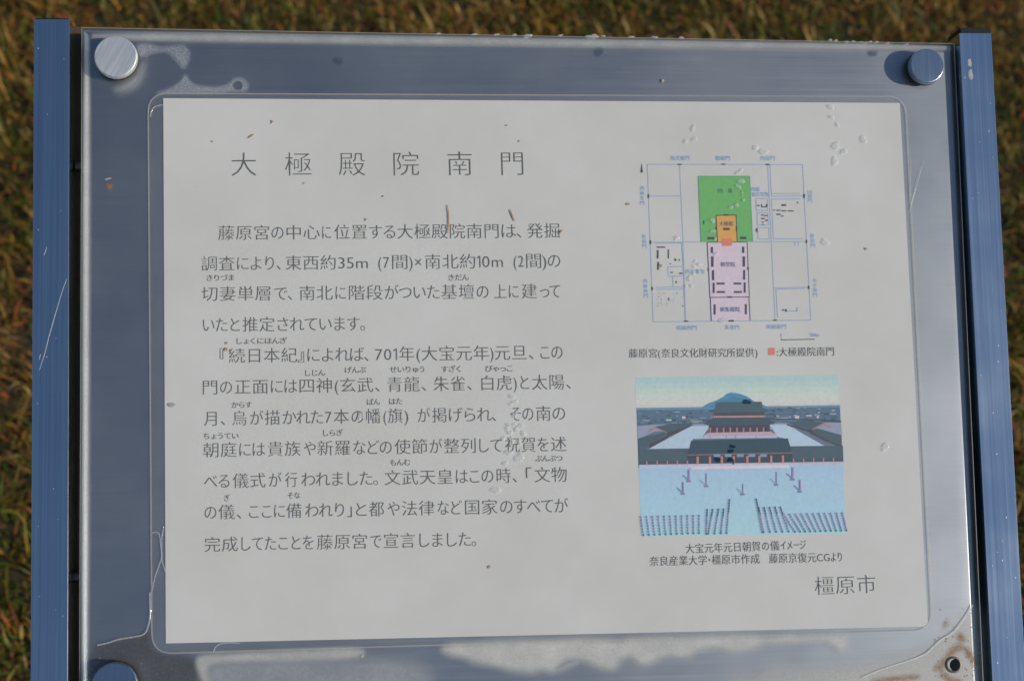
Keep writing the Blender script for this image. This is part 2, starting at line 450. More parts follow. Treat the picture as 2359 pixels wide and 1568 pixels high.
for cx, cy in ((1974, 496), (2000, 405), (2010, 470), (2016, 492)):
    flat('residue_speck', [P(*z2(*q), 6) for q in blob(cx, cy, 5, 5, cx)], .0062, .0001, M_SPECK, rp)

rs = random.Random(77)
for k in range(22):
    y = rs.uniform(200, 1540); f = (y - 77) / 1563; x = (2210 + 81 * f) + rs.uniform(6, 66); a = rs.uniform(.8, 2.0)
    flat('paint_chip', [P(*q, 6) for q in blob(x, y, a * .7, a, k, 8)], .00602, .00008, M_SCRATCH, rp)
for k in range(14):
    y = rs.uniform(100, 1540); x = 78 + rs.uniform(4, 72); a = rs.uniform(.8, 1.8)
    flat('paint_chip', [P(*q, 6) for q in blob(x, y, a * .7, a, k + 30, 8)], .00602, .00008, M_SCRATCH, lp)
# short bolts that hold the tray between the posts (dark, seen in the gaps)
def bolt(x, y, m):
    c = P(x, y, -7); bm = bmesh.new()
    bmesh.ops.create_cone(bm, cap_ends=True, segments=20, radius1=.0032, radius2=.0032, depth=.0036,
                          matrix=Matrix.Translation((c[0], c[1], -.012)) @ Matrix.Rotation(R(90), 4, 'Y'))
    frombm('spacer_bolt', bm, m, sign)
bolt(180, 378, M_SCREW); bolt(175, 1328, M_SCREW); bolt(2204, 380, M_SCREW); bolt(2262, 1490, M_SCREW)

# added board, coloured as the shade in the gaps beside the posts
M_GAP_SHADE = simple('gap_shade_brown', (.085, .06, .036), .85)
def gap_shade_board():
    q = [P(160, 62, -19), P(2212, 104, -19), P(2290, 1690, -19), P(154, 1690, -19)]
    bm = bmesh.new()
    a = [bm.verts.new((*p, -.0185)) for p in q]; b = [bm.verts.new((*p, -.0245)) for p in q]
    bm.faces.new(a); bm.faces.new(b)
    for i in range(4): bm.faces.new((a[i], a[(i + 1) % 4], b[(i + 1) % 4], b[i]))
    frombm('gap_shade_board', bm, M_GAP_SHADE, sign, smooth=False)
gap_shade_board()
# knurled knobs
def knob(x, y, rad, hgt, m, teeth, label=None, tilt=(0, 0)):
    w1 = .0036 + hgt
    c = P(x, y, w1 * 1000)
    bm = bmesh.new(); n = teeth * 4; rings = []
    def ring(z, f):
        return [bm.verts.new((f(i) * math.cos(2 * math.pi * i / n), f(i) * math.sin(2 * math.pi * i / n), z)) for i in range(n)]
    kn = lambda i: rad * (1.0 if i % 4 < 2 else .972)
    rings = [ring(0, lambda i: rad * .93), ring(.0006, lambda i: rad * .95), ring(.0010, kn), ring(hgt - .0011, kn), ring(hgt - .0007, lambda i: rad * .975), ring(hgt - .0001, lambda i: rad * .962), ring(hgt, lambda i: rad * .94)]
    for a, b in zip(rings, rings[1:]):
        for i in range(n): bm.faces.new((a[i], a[(i + 1) % n], b[(i + 1) % n], b[i]))
    bm.faces.new(rings[0]); bm.faces.new(rings[-1])
    o = frombm('knob', bm, m, sign, ang=8)
    o.location = (c[0], c[1], .0036 + .0002); o.rotation_euler = (tilt[0], tilt[1], 0)
    if label: o['label'] = label
    bm = bmesh.new()
    bmesh.ops.create_cone(bm, cap_ends=True, segments=48, radius1=rad * 1.015, radius2=rad * 1.015, depth=.0006, matrix=Matrix.Translation((0, 0, -.00015)))
    frombm('contact_shade_ring', bm, M_SCREW, o, smooth=False)  # dark disc added to draw the contact shade under the knob
    bm = bmesh.new()
    bmesh.ops.create_cone(bm, cap_ends=True, segments=24, radius1=.003, radius2=.003, depth=.0036, matrix=Matrix.Translation((0, 0, -.0019)))
    frombm('screw_shank', bm, M_SCREW, o)
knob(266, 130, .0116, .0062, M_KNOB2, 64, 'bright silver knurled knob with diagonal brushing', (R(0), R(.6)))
knob(2136, 151, .0101, .0062, M_KNOB, 60, 'blue-grey knurled knob with a small brown spot')
knob(264, 1578, .0120, .0062, M_KNOB, 64, 'blue-grey knurled knob cut off at the bottom')
# socket left where the fourth knob is missing
def socket():
    c = P(2201, 1531, 3); bm = bmesh.new(); n = 40
    prof = [(.0046, .0002), (.0045, .0007), (.0042, .0009), (.0038, .0009), (.0033, .0004), (.0032, -.012), (.0042, -.012)]
    rings = [[bm.verts.new((c[0] + r * math.cos(2 * math.pi * i / n), c[1] + r * math.sin(2 * math.pi * i / n), z)) for i in range(n)] for r, z in prof]
    for a, b in zip(rings, rings[1:]):
        for i in range(n): bm.faces.new((a[i], a[(i + 1) % n], b[(i + 1) % n], b[i]))
    bm.faces.new(rings[-2])
    o = frombm('screw_socket', bm, M_SOCKET, sign, ang=45); o.data.materials.append(M_CAP)
    for q in o.data.polygons:
        if q.center.z < .0005 and (q.center.xy - Vector(c)).length < .0039: q.material_index = 1  # black bore paints the dark inside the empty hole
    o['label'] = 'empty screw socket ringed by rust'
    o.location.z = 0
socket()

# ------------------------------------------------------------------ patches with soft edges
def inside(px, py, poly):
    n = len(poly); r = np.zeros(px.shape, bool)
    for i in range(n):
        x0, y0 = poly[i]; x1, y1 = poly[(i + 1) % n]
        c = ((y0 > py) != (y1 > py)); 
        with np.errstate(divide='ignore', invalid='ignore'):
            xi = (x1 - x0) * (py - y0) / (y1 - y0 + 1e-12) + x0
        r ^= c & (px < xi)
    return r
def edist(px, py, poly):
    d = np.full(px.shape, 1e9)
    n = len(poly)
    for i in range(n):
        a = np.array(poly[i]); b = np.array(poly[(i + 1) % n]); v = b - a; L = (v @ v) + 1e-18
        t = np.clip(((px - a[0]) * v[0] + (py - a[1]) * v[1]) / L, 0, 1)
        d = np.minimum(d, np.hypot(px - a[0] - t * v[0], py - a[1] - t * v[1]))
    return d
def smoothpoly(pts, it=2):
    for _ in range(it):
        q = []
        for i in range(len(pts)):
            a, b = pts[i], pts[(i + 1) % len(pts)]
            q += [(a[0] * .75 + b[0] * .25, a[1] * .75 + b[1] * .25), (a[0] * .25 + b[0] * .75, a[1] * .25 + b[1] * .75)]
        pts = q
    return pts
def soft_patch(name, pts, f, w, m, feather, parent=None, cell=.0008, hole=None, rim=0.0, core=1.0, label=None, cat=None, group=None):
    poly = smoothpoly([P(*f(x, y), w * 1000) for x, y in pts])
    xs = [p[0] for p in poly]; ys = [p[1] for p in poly]
    x0, x1 = min(xs) - feather, max(xs) + feather; y0, y1 = min(ys) - feather, max(ys) + feather
    nx = max(3, int((x1 - x0) / cell)); ny = max(3, int((y1 - y0) / cell))
    gx, gy = np.meshgrid(np.linspace(x0, x1, nx), np.linspace(y0, y1, ny))
    ins = inside(gx, gy, poly); d = edist(gx, gy, poly); sd = np.where(ins, d, -d)
    a = np.clip(.5 + sd / feather * .5 if feather else ins.astype(float), 0, 1); a = a * a * (3 - 2 * a)
    if rim: a = a * (core + (1 - core) * np.exp(-np.maximum(sd, 0) / rim))
    if hole:
        hx, hy = P(*f(hole[0], hole[1]), w * 1000); hr = hole[2] * .000042 * 2359 / 2359 * 1.0
        a *= np.clip((np.hypot(gx - hx, gy - hy) - hr) / .0004, 0, 1)
    a *= np.clip((np.hypot(gx - HOLE[0], gy - HOLE[1]) - .0040) / .0004, 0, 1)      # nothing lies over the empty socket
    cx, cy = (x0 + x1) / 2, (y0 + y1) / 2
    keep = a > .002
    idx = np.arange(nx * ny).reshape(ny, nx)
    fk = keep[:-1, :-1] | keep[1:, :-1] | keep[:-1, 1:] | keep[1:, 1:]
    F = np.stack([idx[:-1, :-1], idx[:-1, 1:], idx[1:, 1:], idx[1:, :-1]], -1)[fk]
    used = np.unique(F); re = np.full(nx * ny, -1); re[used] = np.arange(len(used))
    ox, oy = (0, 0) if parent else (cx, cy)
    V = np.stack([gx.ravel()[used] - ox, gy.ravel()[used] - oy, np.full(len(used), w if parent else 0)], 1)
    me = bpy.data.meshes.new(name); me.from_pydata(V.tolist(), [], re[F].tolist())
    at = me.attributes.new('cover', 'FLOAT', 'POINT'); at.data.foreach_set('value', a.ravel()[used].astype(np.float32))
    me.update()
    o = link(name, me, m, parent, None if parent else PM @ Matrix.Translation((cx, cy, w)))
    if label: tag(o, label, cat, group)
    return o

soft_patch('lime_scale', [(2250, 1380), (2215, 1432), (2170, 1472), (2120, 1499), (2050, 1525), (1950, 1540), (1850, 1552), (1750, 1560), (1660, 1572), (1630, 1640), (2258, 1650), (2262, 1500)], z0, .00015, M_SCUM, .007, sign)
soft_patch('wet_grime', [(565, 1345), (720, 1312), (900, 1280), (950, 1230), (962, 1390), (1245, 1405), (1300, 1568), (1350, 1640), (560, 1700)], z3, .00015, M_DARK, .003, sign)
for pts in ([(1820, 1450), (1880, 1370), (1920, 1330), (1960, 1340), (1945, 1370), (1890, 1400), (1850, 1470), (1800, 1500), (1775, 1480)],
            [(1960, 1345), (2010, 1365), (2040, 1420), (2060, 1450), (2035, 1480), (2010, 1430), (1975, 1380)],
            [(1925, 1275), (1950, 1262), (1975, 1290), (1970, 1315), (1940, 1310)],
            [(1830, 1490), (1850, 1520), (1890, 1550), (1950, 1560), (1940, 1585), (1850, 1560), (1815, 1520)],
            [(1840, 1200), (1865, 1180), (1862, 1215), (1845, 1225)],
            [(1380, 1560), (1500, 1545), (1640, 1530), (1700, 1540), (1600, 1562), (1400, 1580)]):
    soft_patch('rust_stain', pts, z4, .0003, M_RUST, .0024, sign, .0005)
rs = random.Random(5)
for k in range(46):
    x, y = rs.uniform(1780, 2045), rs.uniform(1080, 1560)
    if math.hypot(x - 1910, y - 1465) < 66: continue
    flat('rust_speck', [P(*z4(*q), 0) for q in blob(x, y, rs.uniform(2, 5), rs.uniform(2, 5), k, 8)], .0003, .00012, M_BROWN, sign)
for k in range(14):
    x, y = rs.uniform(620, 1230), rs.uniform(1395, 1555)
    flat('grime_speck', [P(*z3(*q), 0) for q in blob(x, y, rs.uniform(2, 5), rs.uniform(2, 4), k + 40, 8)], .0003, .00012, M_MARK if k % 3 else M_BROWN, sign)
for cx, cy, rx, ry, f in ((2155, 388, 30, 24, lambda x, y: (x / 2.6133 * K, y / 2.6133 * K)), (1655, 372, 34, 34, lambda x, y: ((900 + x / 2.949) * K, y / 2.949 * K)), (1388, 334, 38, 24, z2), (775 * 1, 140, 0, 0, None)):
    if f: soft_patch('damp_spot', blob(cx, cy, rx, ry, cx, 14, .15), f, .0002, M_DAMP, .0008, sign, .0006)
# scratches on the tray at the right margin
zr = lambda x, y: ((2100 + x / 1.96) * K, (300 + y / 1.96) * K)
scr('scratch', [(302, 182), (285, 245), (262, 330), (242, 400), (228, 440)], .0003, .00012, M_SCRATCH, sign, zr)
scr('scratch', [(288, 208), (272, 270), (255, 340), (243, 390)], .0003, .00010, M_SCRATCH, sign, zr)
scr('scratch', [(240, 165), (242, 230), (238, 300), (234, 370)], .0003, .00009, M_SCRATCH, sign, zr)
z1 = lambda x, y: (x / 2.6133 * K, y / 2.6133 * K)
scr('scratch', [(668, 1146), (690, 1140), (712, 1135)], .0003, .0005, M_MARK, sign, z1)
soft_patch('rust_stain', blob(698, 1190, 18, 24, 3, 12, .3), z1, .0003, M_RUST, .0009, sign, .0005)

# water trapped between tray and cover, with light bands painted along two edges
soft_patch('water_foam', [(690, 255), (850, 240), (960, 285), (1100, 290), (1270, 258), (1350, 300), (1385, 390), (1330, 540), (1290, 560), (1250, 520), (1180, 430), (1080, 342), (920, 362), (780, 420), (715, 440)], zt, .0009, M_FOAM, .0018, cell=.0005,
           label='pale foamy water running right from the bright knob', cat='water')
soft_patch('water_foam', [(1320, 620), (1390, 750), (1520, 790), (1750, 802), (1880, 752), (1940, 685), (2050, 675), (2135, 770), (2100, 860), (1990, 862), (1900, 850), (1800, 880), (1500, 882), (1000, 888), (930, 880), (1150, 800), (1270, 720)], zt, .0009, M_FOAM, .0014, cell=.0005, hole=(1990, 780, 58),
           label='foamy water with a round bubble on the top left of the sheet', cat='water')
soft_patch('water_film_and_edge_light', [(400, 830), (560, 745), (690, 610), (730, 480), (790, 540), (720, 740), (620, 830), (500, 865)], zt, .0009, M_MISTG, .004, cell=.0008,
           label='blurry pale water film below the bright knob', cat='water')
up = [(1555, 285), (1600, 258), (1700, 255), (1800, 246), (1960, 238), (2150, 238), (2359, 226)]
low1 = [(1590, 314), (1680, 332), (1740, 360), (1850, 378), (1940, 400), (2030, 412), (2090, 393), (2150, 412), (2230, 355), (2300, 345)]
A = [zb(*p) for p in up]; B = [zb(*p) for p in low1]
upc = [(0, 243), (120, 222), (250, 222), (330, 238), (400, 213), (640, 210), (860, 203), (1000, 198), (1080, 218), (1170, 198), (1250, 208), (1340, 198), (1470, 193)]
lowc = [(1475, 255), (1440, 292), (1390, 250), (1330, 232), (1200, 240), (1110, 250), (1060, 240), (990, 282), (900, 292), (820, 262), (720, 282), (680, 318), (560, 305), (490, 345), (440, 352), (390, 315), (345, 320), (310, 380), (230, 367), (160, 335), (100, 325), (40, 345), (0, 392)]
soft_patch('water_film_and_edge_light', A + [zc(*p) for p in upc[1:]] + [zc(*p) for p in lowc] + B[::-1], z0, .0009, M_MIST_LIGHT, .0036, cell=.0009,
           label='cream cloudy water film with scalloped lower edge below the sheet', cat='water')
soft_patch('water_film_and_edge_light', [(1010, 460), (1050, 345), (1130, 330), (1250, 370), (1450, 330), (1700, 300), (1850, 330), (1700, 380), (1500, 420), (1450, 470)], zc, .0009, M_MISTG, .005, cell=.001,
           label='faint pale water film left of the rusty screw socket', cat='water')
soft_patch('water_foam', [(275, 345), (300, 318), (500, 312), (800, 294), (1100, 279), (1165, 298), (1125, 328), (900, 340), (500, 345), (380, 352), (330, 380), (330, 430), (360, 480), (320, 480), (288, 400)], zb, .0009, M_MIST_LIGHT, .0026, cell=.0007, rim=.003, core=.6,
           label='long pale water smear under the lower left edge of the sheet', cat='water')
soft_patch('water_film_and_edge_light', [(300, 340), (900, 320), (1250, 330), (1500, 370), (1500, 520), (330, 520)], zb, .0008, M_MISTG, .006, cell=.0012,
           label='dim grey water film at the bottom of the tray', cat='water')
soft_patch('water_film_and_edge_light', [(215, 76), (900, 86), (1600, 97), (2185, 106), (2188, 117), (1600, 110), (900, 100), (215, 91)], z0, .0011, M_MIST_LIGHT, .0022, cell=.0010, rim=.002, core=.55,  # pale strip painted for light scattered at the cover's top edge
           label='narrow band of painted light along the top edge of the cover', cat='water')
soft_patch('water_film_and_edge_light', [(194, 120), (207, 120), (205, 800), (203, 1560), (190, 1560), (192, 800)], z0, .0011, M_MIST_LIGHT, .0016, cell=.0008,  # cream strip painted for the bright reflection on the left fold
           label='narrow cream band of painted light along the left edge of the cover', cat='water')
def wline(pts, f, r, label, w=.0010, m=None):
    q = [(*P(*f(x, y), w * 1000), w) for x, y in pts]
    # resample smoothly
    out = []
    for i in range(len(q) - 1):
        p0 = Vector(q[max(i - 1, 0)]); p1 = Vector(q[i]); p2 = Vector(q[i + 1]); p3 = Vector(q[min(i + 2, len(q) - 1)])
        for k in range(6):
            t = k / 6
            out.append(.5 * ((2 * p1) + (p2 - p0) * t + (2 * p0 - 5 * p1 + 4 * p2 - p3) * t * t + (3 * p1 - p0 - 3 * p2 + p3) * t ** 3))
    out.append(Vector(q[-1]))
    c = sum(out, Vector()) / len(out)
    rr = [r * .7 * (.55 + .45 * abs(math.sin(i * 1.7)) * (1 if i % 5 else 1.4)) for i in range(len(out))]
    o = tube('water_edge', [p - c for p in out], rr, m or M_WET, None, PM @ Matrix.Translation(c), flat=.2 if m else .5, seg=8)
    tag(o, label, 'water edge')
wline([(955, 1000), (958, 1120), (950, 1200), (920, 1265), (850, 1285), (760, 1300), (690, 1322), (620, 1338)], z3, .0007, 'curved whitish water line by the lower left corner of the sheet')
wline([(965, 622), (1000, 618), (1018, 640), (1025, 700), (1032, 770), (1015, 830), (990, 900), (970, 990)], z3, .0005, 'thin wavy water line along the lower left film margin')
wline([(1045, 580), (1035, 640), (1032, 720), (1035, 800), (1050, 850), (1054, 870)], z3, .0004, 'short wavy water line touching the left paper edge')
wline([(2027, 1080), (2005, 1120), (1975, 1165), (1930, 1225), (1890, 1265), (1830, 1300), (1780, 1345), (1730, 1390), (1650, 1425), (1560, 1455), (1480, 1480), (1400, 1510), (1320, 1545)], z4, .0005, 'curved water line with painted glint above the rusty screw socket', m=M_GLINT)
wline([(875, 1180), (880, 1130), (900, 1080), (940, 1045), (1030, 1025)], zt, .0006, 'short curved water line at the top left film corner')
wline([(1360, 1385), (1375, 1350), (1410, 1328), (1470, 1322), (1530, 1326)], z3, .0005, 'small arched water line under the lower left paper edge')

# ------------------------------------------------------------------ the laminated notice
PAPER = quad([(376, 226.5), (2073, 237.5), (2138, 1442), (382, 1481)], .5)
WP = .0005; WI = .00055
notice = empty('laminated_notice', PM)
tag(notice, 'white laminated notice sheet with Japanese text, site map and palace picture', 'notice')
def paper_sheet():
    bm = bmesh.new()
    a = [bm.verts.new((*p, WP)) for p in PAPER]; b = [bm.verts.new((*p, WP - .00015)) for p in PAPER]
    bm.faces.new(a); bm.faces.new(b)
    for i in range(4): bm.faces.new((a[i], a[(i + 1) % 4], b[(i + 1) % 4], b[i]))
    return frombm('paper_sheet', bm, M_PAPER, notice, smooth=False)
paper = paper_sheet()
FILM = quad([(341, 215), (2086, 223), (2149, 1450), (350, 1505)], .9)
def roundrect(q, r, n=8):
    out = []
    for i in range(4):
        p = Vector(q[i]); a = (Vector(q[i - 1]) - p).normalized(); b = (Vector(q[(i + 1) % 4]) - p).normalized()
        for k in range(n + 1):
            t = k / n
            s = p + a * r; e = p + b * r
            out.append(tuple((1 - t) ** 2 * s + 2 * t * (1 - t) * p + t * t * e))
    return out
fo = roundrect(FILM, .011)
flat('laminating_film', fo, .0003, .0005, M_FILM, notice)
tube('film_edge', [(*p, .0008) for p in fo + fo[:2]], .00042, M_BEAD, notice, flat=.25)

def inkmesh(name, polys, w, parent):
    """polys: list of (points in metres, colour, extra height); flat prints in one mesh"""
    vs, fs, cs = [], [], []
    for pts, c, dz in polys:
        i = len(vs); vs += [(p[0], p[1], w + dz) for p in pts]; fs.append(tuple(range(i, i + len(pts)))); cs += [c] * len(pts)
    me = bpy.data.meshes.new(name); me.from_pydata(vs, [], fs)
    a = me.attributes.new('ink', 'FLOAT_COLOR', 'POINT'); a.data.foreach_set('color', np.array([(*c, 1) for c in cs], np.float32).ravel())
    # keep every print facing out of the board
    bm = bmesh.new(); bm.from_mesh(me)
    for f in bm.faces:
        f.normal_update()
        if f.normal.z < 0: f.normal_flip()
    bm.to_mesh(me); bm.free(); me.update()
    return link(name, me, M_INK, parent)

# ---- lettering, from Blender's own built-in lettering
_cu = bpy.data.curves.new('lettering', 'FONT'); _to = bpy.data.objects.new('lettering', _cu); COL.objects.link(_to)
_cu.resolution_u = 3
_g = {}
def thin(v, f, d):
    key = [tuple(np.round(p, 4)) for p in v]; first = {}
    rep_ = [first.setdefault(k, i) for i, k in enumerate(key)]
    seen = {}
    for t in f:
        c = v[list(t)].mean(0)
        for a, b in zip(t, t[1:] + t[:1]):
            a, b = rep_[a], rep_[b]
            seen.setdefault((min(a, b), max(a, b)), []).append(c)
    N = {}
    for (a, b), cs in seen.items():
        if len(cs) != 1 or a == b: continue
        e = v[b] - v[a]; n = np.array([-e[1], e[0]]); n /= np.linalg.norm(n) + 1e-12
        if n @ (cs[0] - v[a]) < 0: n = -n
        for q in (a, b): N.setdefault(q, []).append(n)
    out = v.copy()
    for i in range(len(v)):
        ns = N.get(rep_[i])
        if not ns: continue
        m = sum(ns); L = np.linalg.norm(m)
        if L < 1e-6: continue
        m = m / L; c = max(.55, float(np.mean([m @ n for n in ns])))
        out[i] = v[i] + m * d / c
    return out
def glyph(ch, off):
    if ch in '『』「」': off = min(off, .002)
    if ch == '1':        # plain one with a flag and no foot
        return np.array([(.205, 0), (.265, 0), (.265, .70), (.215, .70), (.06, .60), (.06, .535), (.205, .62)]), [(0, 1, 6), (1, 2, 6), (2, 3, 6), (3, 4, 6), (4, 5, 6)]
    if (ch, off) not in _g:
        _cu.body = ch; bpy.context.view_layer.update()
        ev = _to.evaluated_get(bpy.context.evaluated_depsgraph_get()); me = ev.to_mesh()
        v = np.array([tuple(x.co)[:2] for x in me.vertices]) if len(me.vertices) else np.zeros((0, 2))
        f = [tuple(p.vertices) for p in me.polygons]
        ev.to_mesh_clear()
        if off > 0 and len(v): v = thin(v, f, off)
        _g[(ch, off)] = (v, f)
    return _g[(ch, off)]
KANA = set(chr(c) for c in range(0x3041, 0x30ff))
def adv(ch, v):
    if ch in '、。': return .5
    if ch == '・': return .55
    if ch == '　': return 1.0
    if ord(ch) < 256: return (v[:, 0].max() + .07) if len(v) else .3
    if ch in 'ゃゅょっ': return .78
    if ch in KANA: return .90
    return 1.0
class Letters:
    def __init__(s, h=WI + .00012): s.v, s.f, s.h = [], [], h
    def seg(s, text, x0, x1, y0, y1, f, em, off=.010, w=WP):
        A = np.array(P(*f(x0, y0), w * 1000)); B = np.array(P(*f(x1, y1), w * 1000))
        L = np.linalg.norm(B - A); d = (B - A) / L; n = np.array([-d[1], d[0]])
        e = em * L / (x1 - x0)
        pen = 0; got = []
        for ch in text:
            v, fs = glyph(ch, off)
            sh = 0
            if ch in '「『' and len(v): sh = -v[:, 0].min() + .04
            if len(v): got.append((v[:, 0] + pen + sh, v[:, 1], fs))
            pen += adv(ch, v) if ch not in '「『' else .5
        lo = min(g[0].min() for g in got); hi = max(g[0].max() for g in got)
        for gx, gy, fs in got:
            i = len(s.v)
            for X, Y in zip((gx - lo) / (hi - lo) * L, (gy - .38) * e):
                q = A + d * X + n * Y; s.v.append((q[0], q[1], s.h))
            s.f += [tuple(k + i for k in t) for t in fs]
    def line(s, segs, f, a, b, em, off=.010):
        yy = lambda x: a[1] + (b[1] - a[1]) * (x - a[0]) / (b[0] - a[0])
        for t, x0, x1 in segs: s.seg(t, x0, x1, yy(x0), yy(x1), f, em, off)
    def column(s, text, x, y0, y1, f, em, off=0, xe=None):
        n = len(text); step = (y1 - y0) / n
        for k, ch in enumerate(text):
            xx = x + ((xe - x) * (k + .5) / n if xe is not None else 0)
            s.seg(ch, xx - em * .46, xx + em * .46, y0 + step * (k + .5), y0 + step * (k + .5), f, min(em, step), off)
    def make(s, name, col, parent):
        me = bpy.data.meshes.new(name); me.from_pydata(s.v, [], s.f)
        a = me.attributes.new('ink', 'FLOAT_COLOR', 'POINT'); a.data.foreach_set('color', np.array([(*col, 1)] * len(s.v), np.float32).ravel())
        me.update()
        return link(name, me, M_INK, parent)
INK = alb((77, 77, 78))
t = Letters()
for ch, xa, xb, y in (('大', 534, 590, 378), ('極', 657, 717, 377.5), ('殿', 781, 841, 377), ('院', 907, 965, 376.5), ('南', 1031, 1087, 376), ('門', 1155, 1205, 375.5)):
    t.seg(ch, xa, xb, y + 1, y + .5, z0, 62, .014)
t.make('title_lettering', INK, paper)

E = 95
t = Letters(); t.line([('藤原宮', 197, 488), ('の', 503, 572), ('中心', 590, 780), ('に', 795, 845), ('位置', 865, 1052), ('する', 1065, 1215), ('大極殿院南門', 1228, 1810), ('は、', 1828, 1940), ('発掘', 1975, 2160)], z7, (240, 161), (2120, 148), E); t.make('text_line', INK, paper)
t = Letters(); t.line([('調査', 100, 290), ('により、', 305, 555), ('東西約', 585, 872), ('35m', 888, 1057), ('(7', 1118, 1180), ('間', 1198, 1285), (')×', 1295, 1365), ('南北約', 1388, 1675), ('10m', 1685, 1835), ('(2', 1897, 1955), ('間', 1970, 2055), (')', 2062, 2085), ('の', 2095, 2165)], z7, (140, 338), (2010, 322), E); t.make('text_line', INK, paper)
t = Letters(); t.line([('切妻単層', 100, 495), ('で、', 520, 620), ('南北', 665, 855), ('に', 872, 930), ('階段', 950, 1142), ('がついた', 1155, 1470), ('基壇', 1482, 1670), ('の', 1685, 1752), ('上', 1785, 1855), ('に', 1870, 1925), ('建', 1945, 2030), ('って', 2050, 2165)], z7, (140, 512), (1990, 497), E); t.make('text_line', INK, paper)
t = Letters(); t.line([('いたと', 108, 320), ('推定', 337, 520), ('されています。', 538, 1040)], z7, (200, 690), (1000, 683), E); t.make('text_line', INK, paper)
t = Letters(); t.line([('『', 205, 248), ('続日本紀', 258, 650), ('』', 655, 690), ('によれば、', 710, 1060), ('701', 1100, 1225), ('年', 1240, 1325), ('(', 1338, 1360), ('大宝元年', 1368, 1755), (')', 1762, 1780), ('元旦、', 1790, 2010), ('この', 2052, 2178)], z7, (300, 868), (1900, 850), E); t.make('text_line', INK, paper)
t = Letters(); t.line([('門', 108, 190), ('の', 208, 275), ('正面', 293, 483), ('には', 500, 650), ('四神', 665, 850), ('(', 868, 888), ('玄武、', 900, 1125), ('青龍、', 1170, 1392), ('朱雀、', 1437, 1655), ('白虎', 1712, 1885), (')と', 1897, 1985), ('太陽、', 2003, 2225)], z8, (150, 106), (2100, 76), E); t.make('text_line', INK, paper)
t = Letters(); t.line([('月、', 115, 235), ('烏', 278, 360), ('が', 380, 455), ('描', 465, 550), ('かれた', 568, 800), ('7', 812, 848), ('本', 862, 948), ('の', 965, 1033), ('幡', 1048, 1130), ('(', 1148, 1165), ('旗', 1175, 1258), (')', 1268, 1290), ('が', 1345, 1415), ('掲', 1427, 1510), ('げられ、', 1525, 1795), ('その', 1880, 2010), ('南', 2028, 2110), ('の', 2122, 2193)], z8, (150, 286), (2110, 256), E); t.make('text_line', INK, paper)
t = Letters(); t.line([('朝庭', 110, 302), ('には', 318, 465), ('貴族', 482, 670), ('や', 690, 757), ('新羅', 768, 957), ('などの', 975, 1195), ('使節', 1212, 1400), ('が', 1415, 1485), ('整列', 1497, 1678), ('して', 1700, 1830), ('祝賀', 1848, 2022), ('を', 2035, 2098), ('述', 2112, 2200)], z8, (150, 467), (2150, 433), E); t.make('text_line', INK, paper)
t = Letters(); t.line([('べる', 115, 260), ('儀式', 280, 468), ('が', 488, 560), ('行', 582, 652), ('われました。', 675, 1115), ('文武天皇', 1155, 1545), ('はこの', 1565, 1780), ('時、', 1800, 1915), ('「', 1968, 2000), ('文物', 2018, 2203)], z8, (320, 643), (2160, 608), E); t.make('text_line', INK, paper)
t = Letters(); t.line([('の', 118, 185), ('儀、', 198, 328), ('ここに', 375, 580), ('備', 590, 675), ('われり', 697, 920), ('」', 938, 965), ('と', 990, 1050), ('都', 1065, 1150), ('や', 1172, 1240), ('法律', 1255, 1440), ('など', 1460, 1600), ('国家', 1618, 1803), ('のすべてが', 1820, 2210)], z8, (245, 823), (2180, 786), E); t.make('text_line', INK, paper)
t = Letters(); t.line([('完成', 118, 308), ('してたことを', 330, 745), ('藤原宮', 765, 1052), ('で', 1072, 1135), ('宣言', 1150, 1330), ('しました。', 1355, 1680)], z8, (160, 1010), (1240, 988), E); t.make('text_line', INK, paper)

for s, a, b, y in (('きりづま', 130, 288, 420), ('きだん', 1522, 1640, 418), ('しょくにほんぎ', 302, 592, 783), ('しじん', 697, 812, 967), ('げんぶ', 925, 1048, 950), ('せいりゅう', 1183, 1383, 947), ('すざく', 1480, 1592, 945), ('びゃっこ', 1733, 1890, 942)):
    t = Letters(); t.seg(s, a, b, y + 1, y - 1, z7, 42, 0); t.make('reading_gloss', INK, paper)
for s, a, b, y in (('からす', 273, 390, 207), ('ばん', 1052, 1128, 190), ('はた', 1180, 1256, 187), ('ちょうてい', 110, 313, 386), ('しらぎ', 800, 915, 368), ('もんむ', 1185, 1302, 538), ('ぶんぶつ', 2020, 2178, 515), ('ぎ', 230, 262, 743), ('そな', 595, 668, 728)):
    t = Letters(); t.seg(s, a, b, y + 1, y - 1, z8, 42, 0); t.make('reading_gloss', INK, paper)

t = Letters(); t.line([('藤原宮', 105, 308), ('(', 316, 330), ('奈良文化財研究所提供', 340, 1008), (')', 1016, 1033)], z5, (100, 1515), (1030, 1509), 70, .004); t.make('caption_line', INK, paper)
t = Letters(); t.line([(':', 1172, 1182), ('大極殿院南門', 1188, 1585)], z5, (1170, 1506), (1585, 1500), 70, .004); t.make('caption_line', INK, paper)
t = Letters(); t.line([('大宝元年元日朝賀', 525, 1075), ('の', 1088, 1138), ('儀', 1148, 1215), ('イメージ', 1222, 1410)], z6, (525, 1383), (1410, 1352), 76, .004); t.make('caption_line', INK, paper)
t = Letters(); t.line([('奈良産業大学', 260, 682), ('・', 694, 706), ('橿原市作成', 718, 1070), ('藤原京復元', 1140, 1487), ('CG', 1492, 1585), ('より', 1595, 1675)], z6, (260, 1475), (1675, 1442), 76, .004); t.make('caption_line', INK, paper)
t = Letters()
t.line([('橿原市', 1018, 1405)], z4, (1018, 960), (1405, 946), 126, .014)
t.make('city_name_lettering', INK, paper)

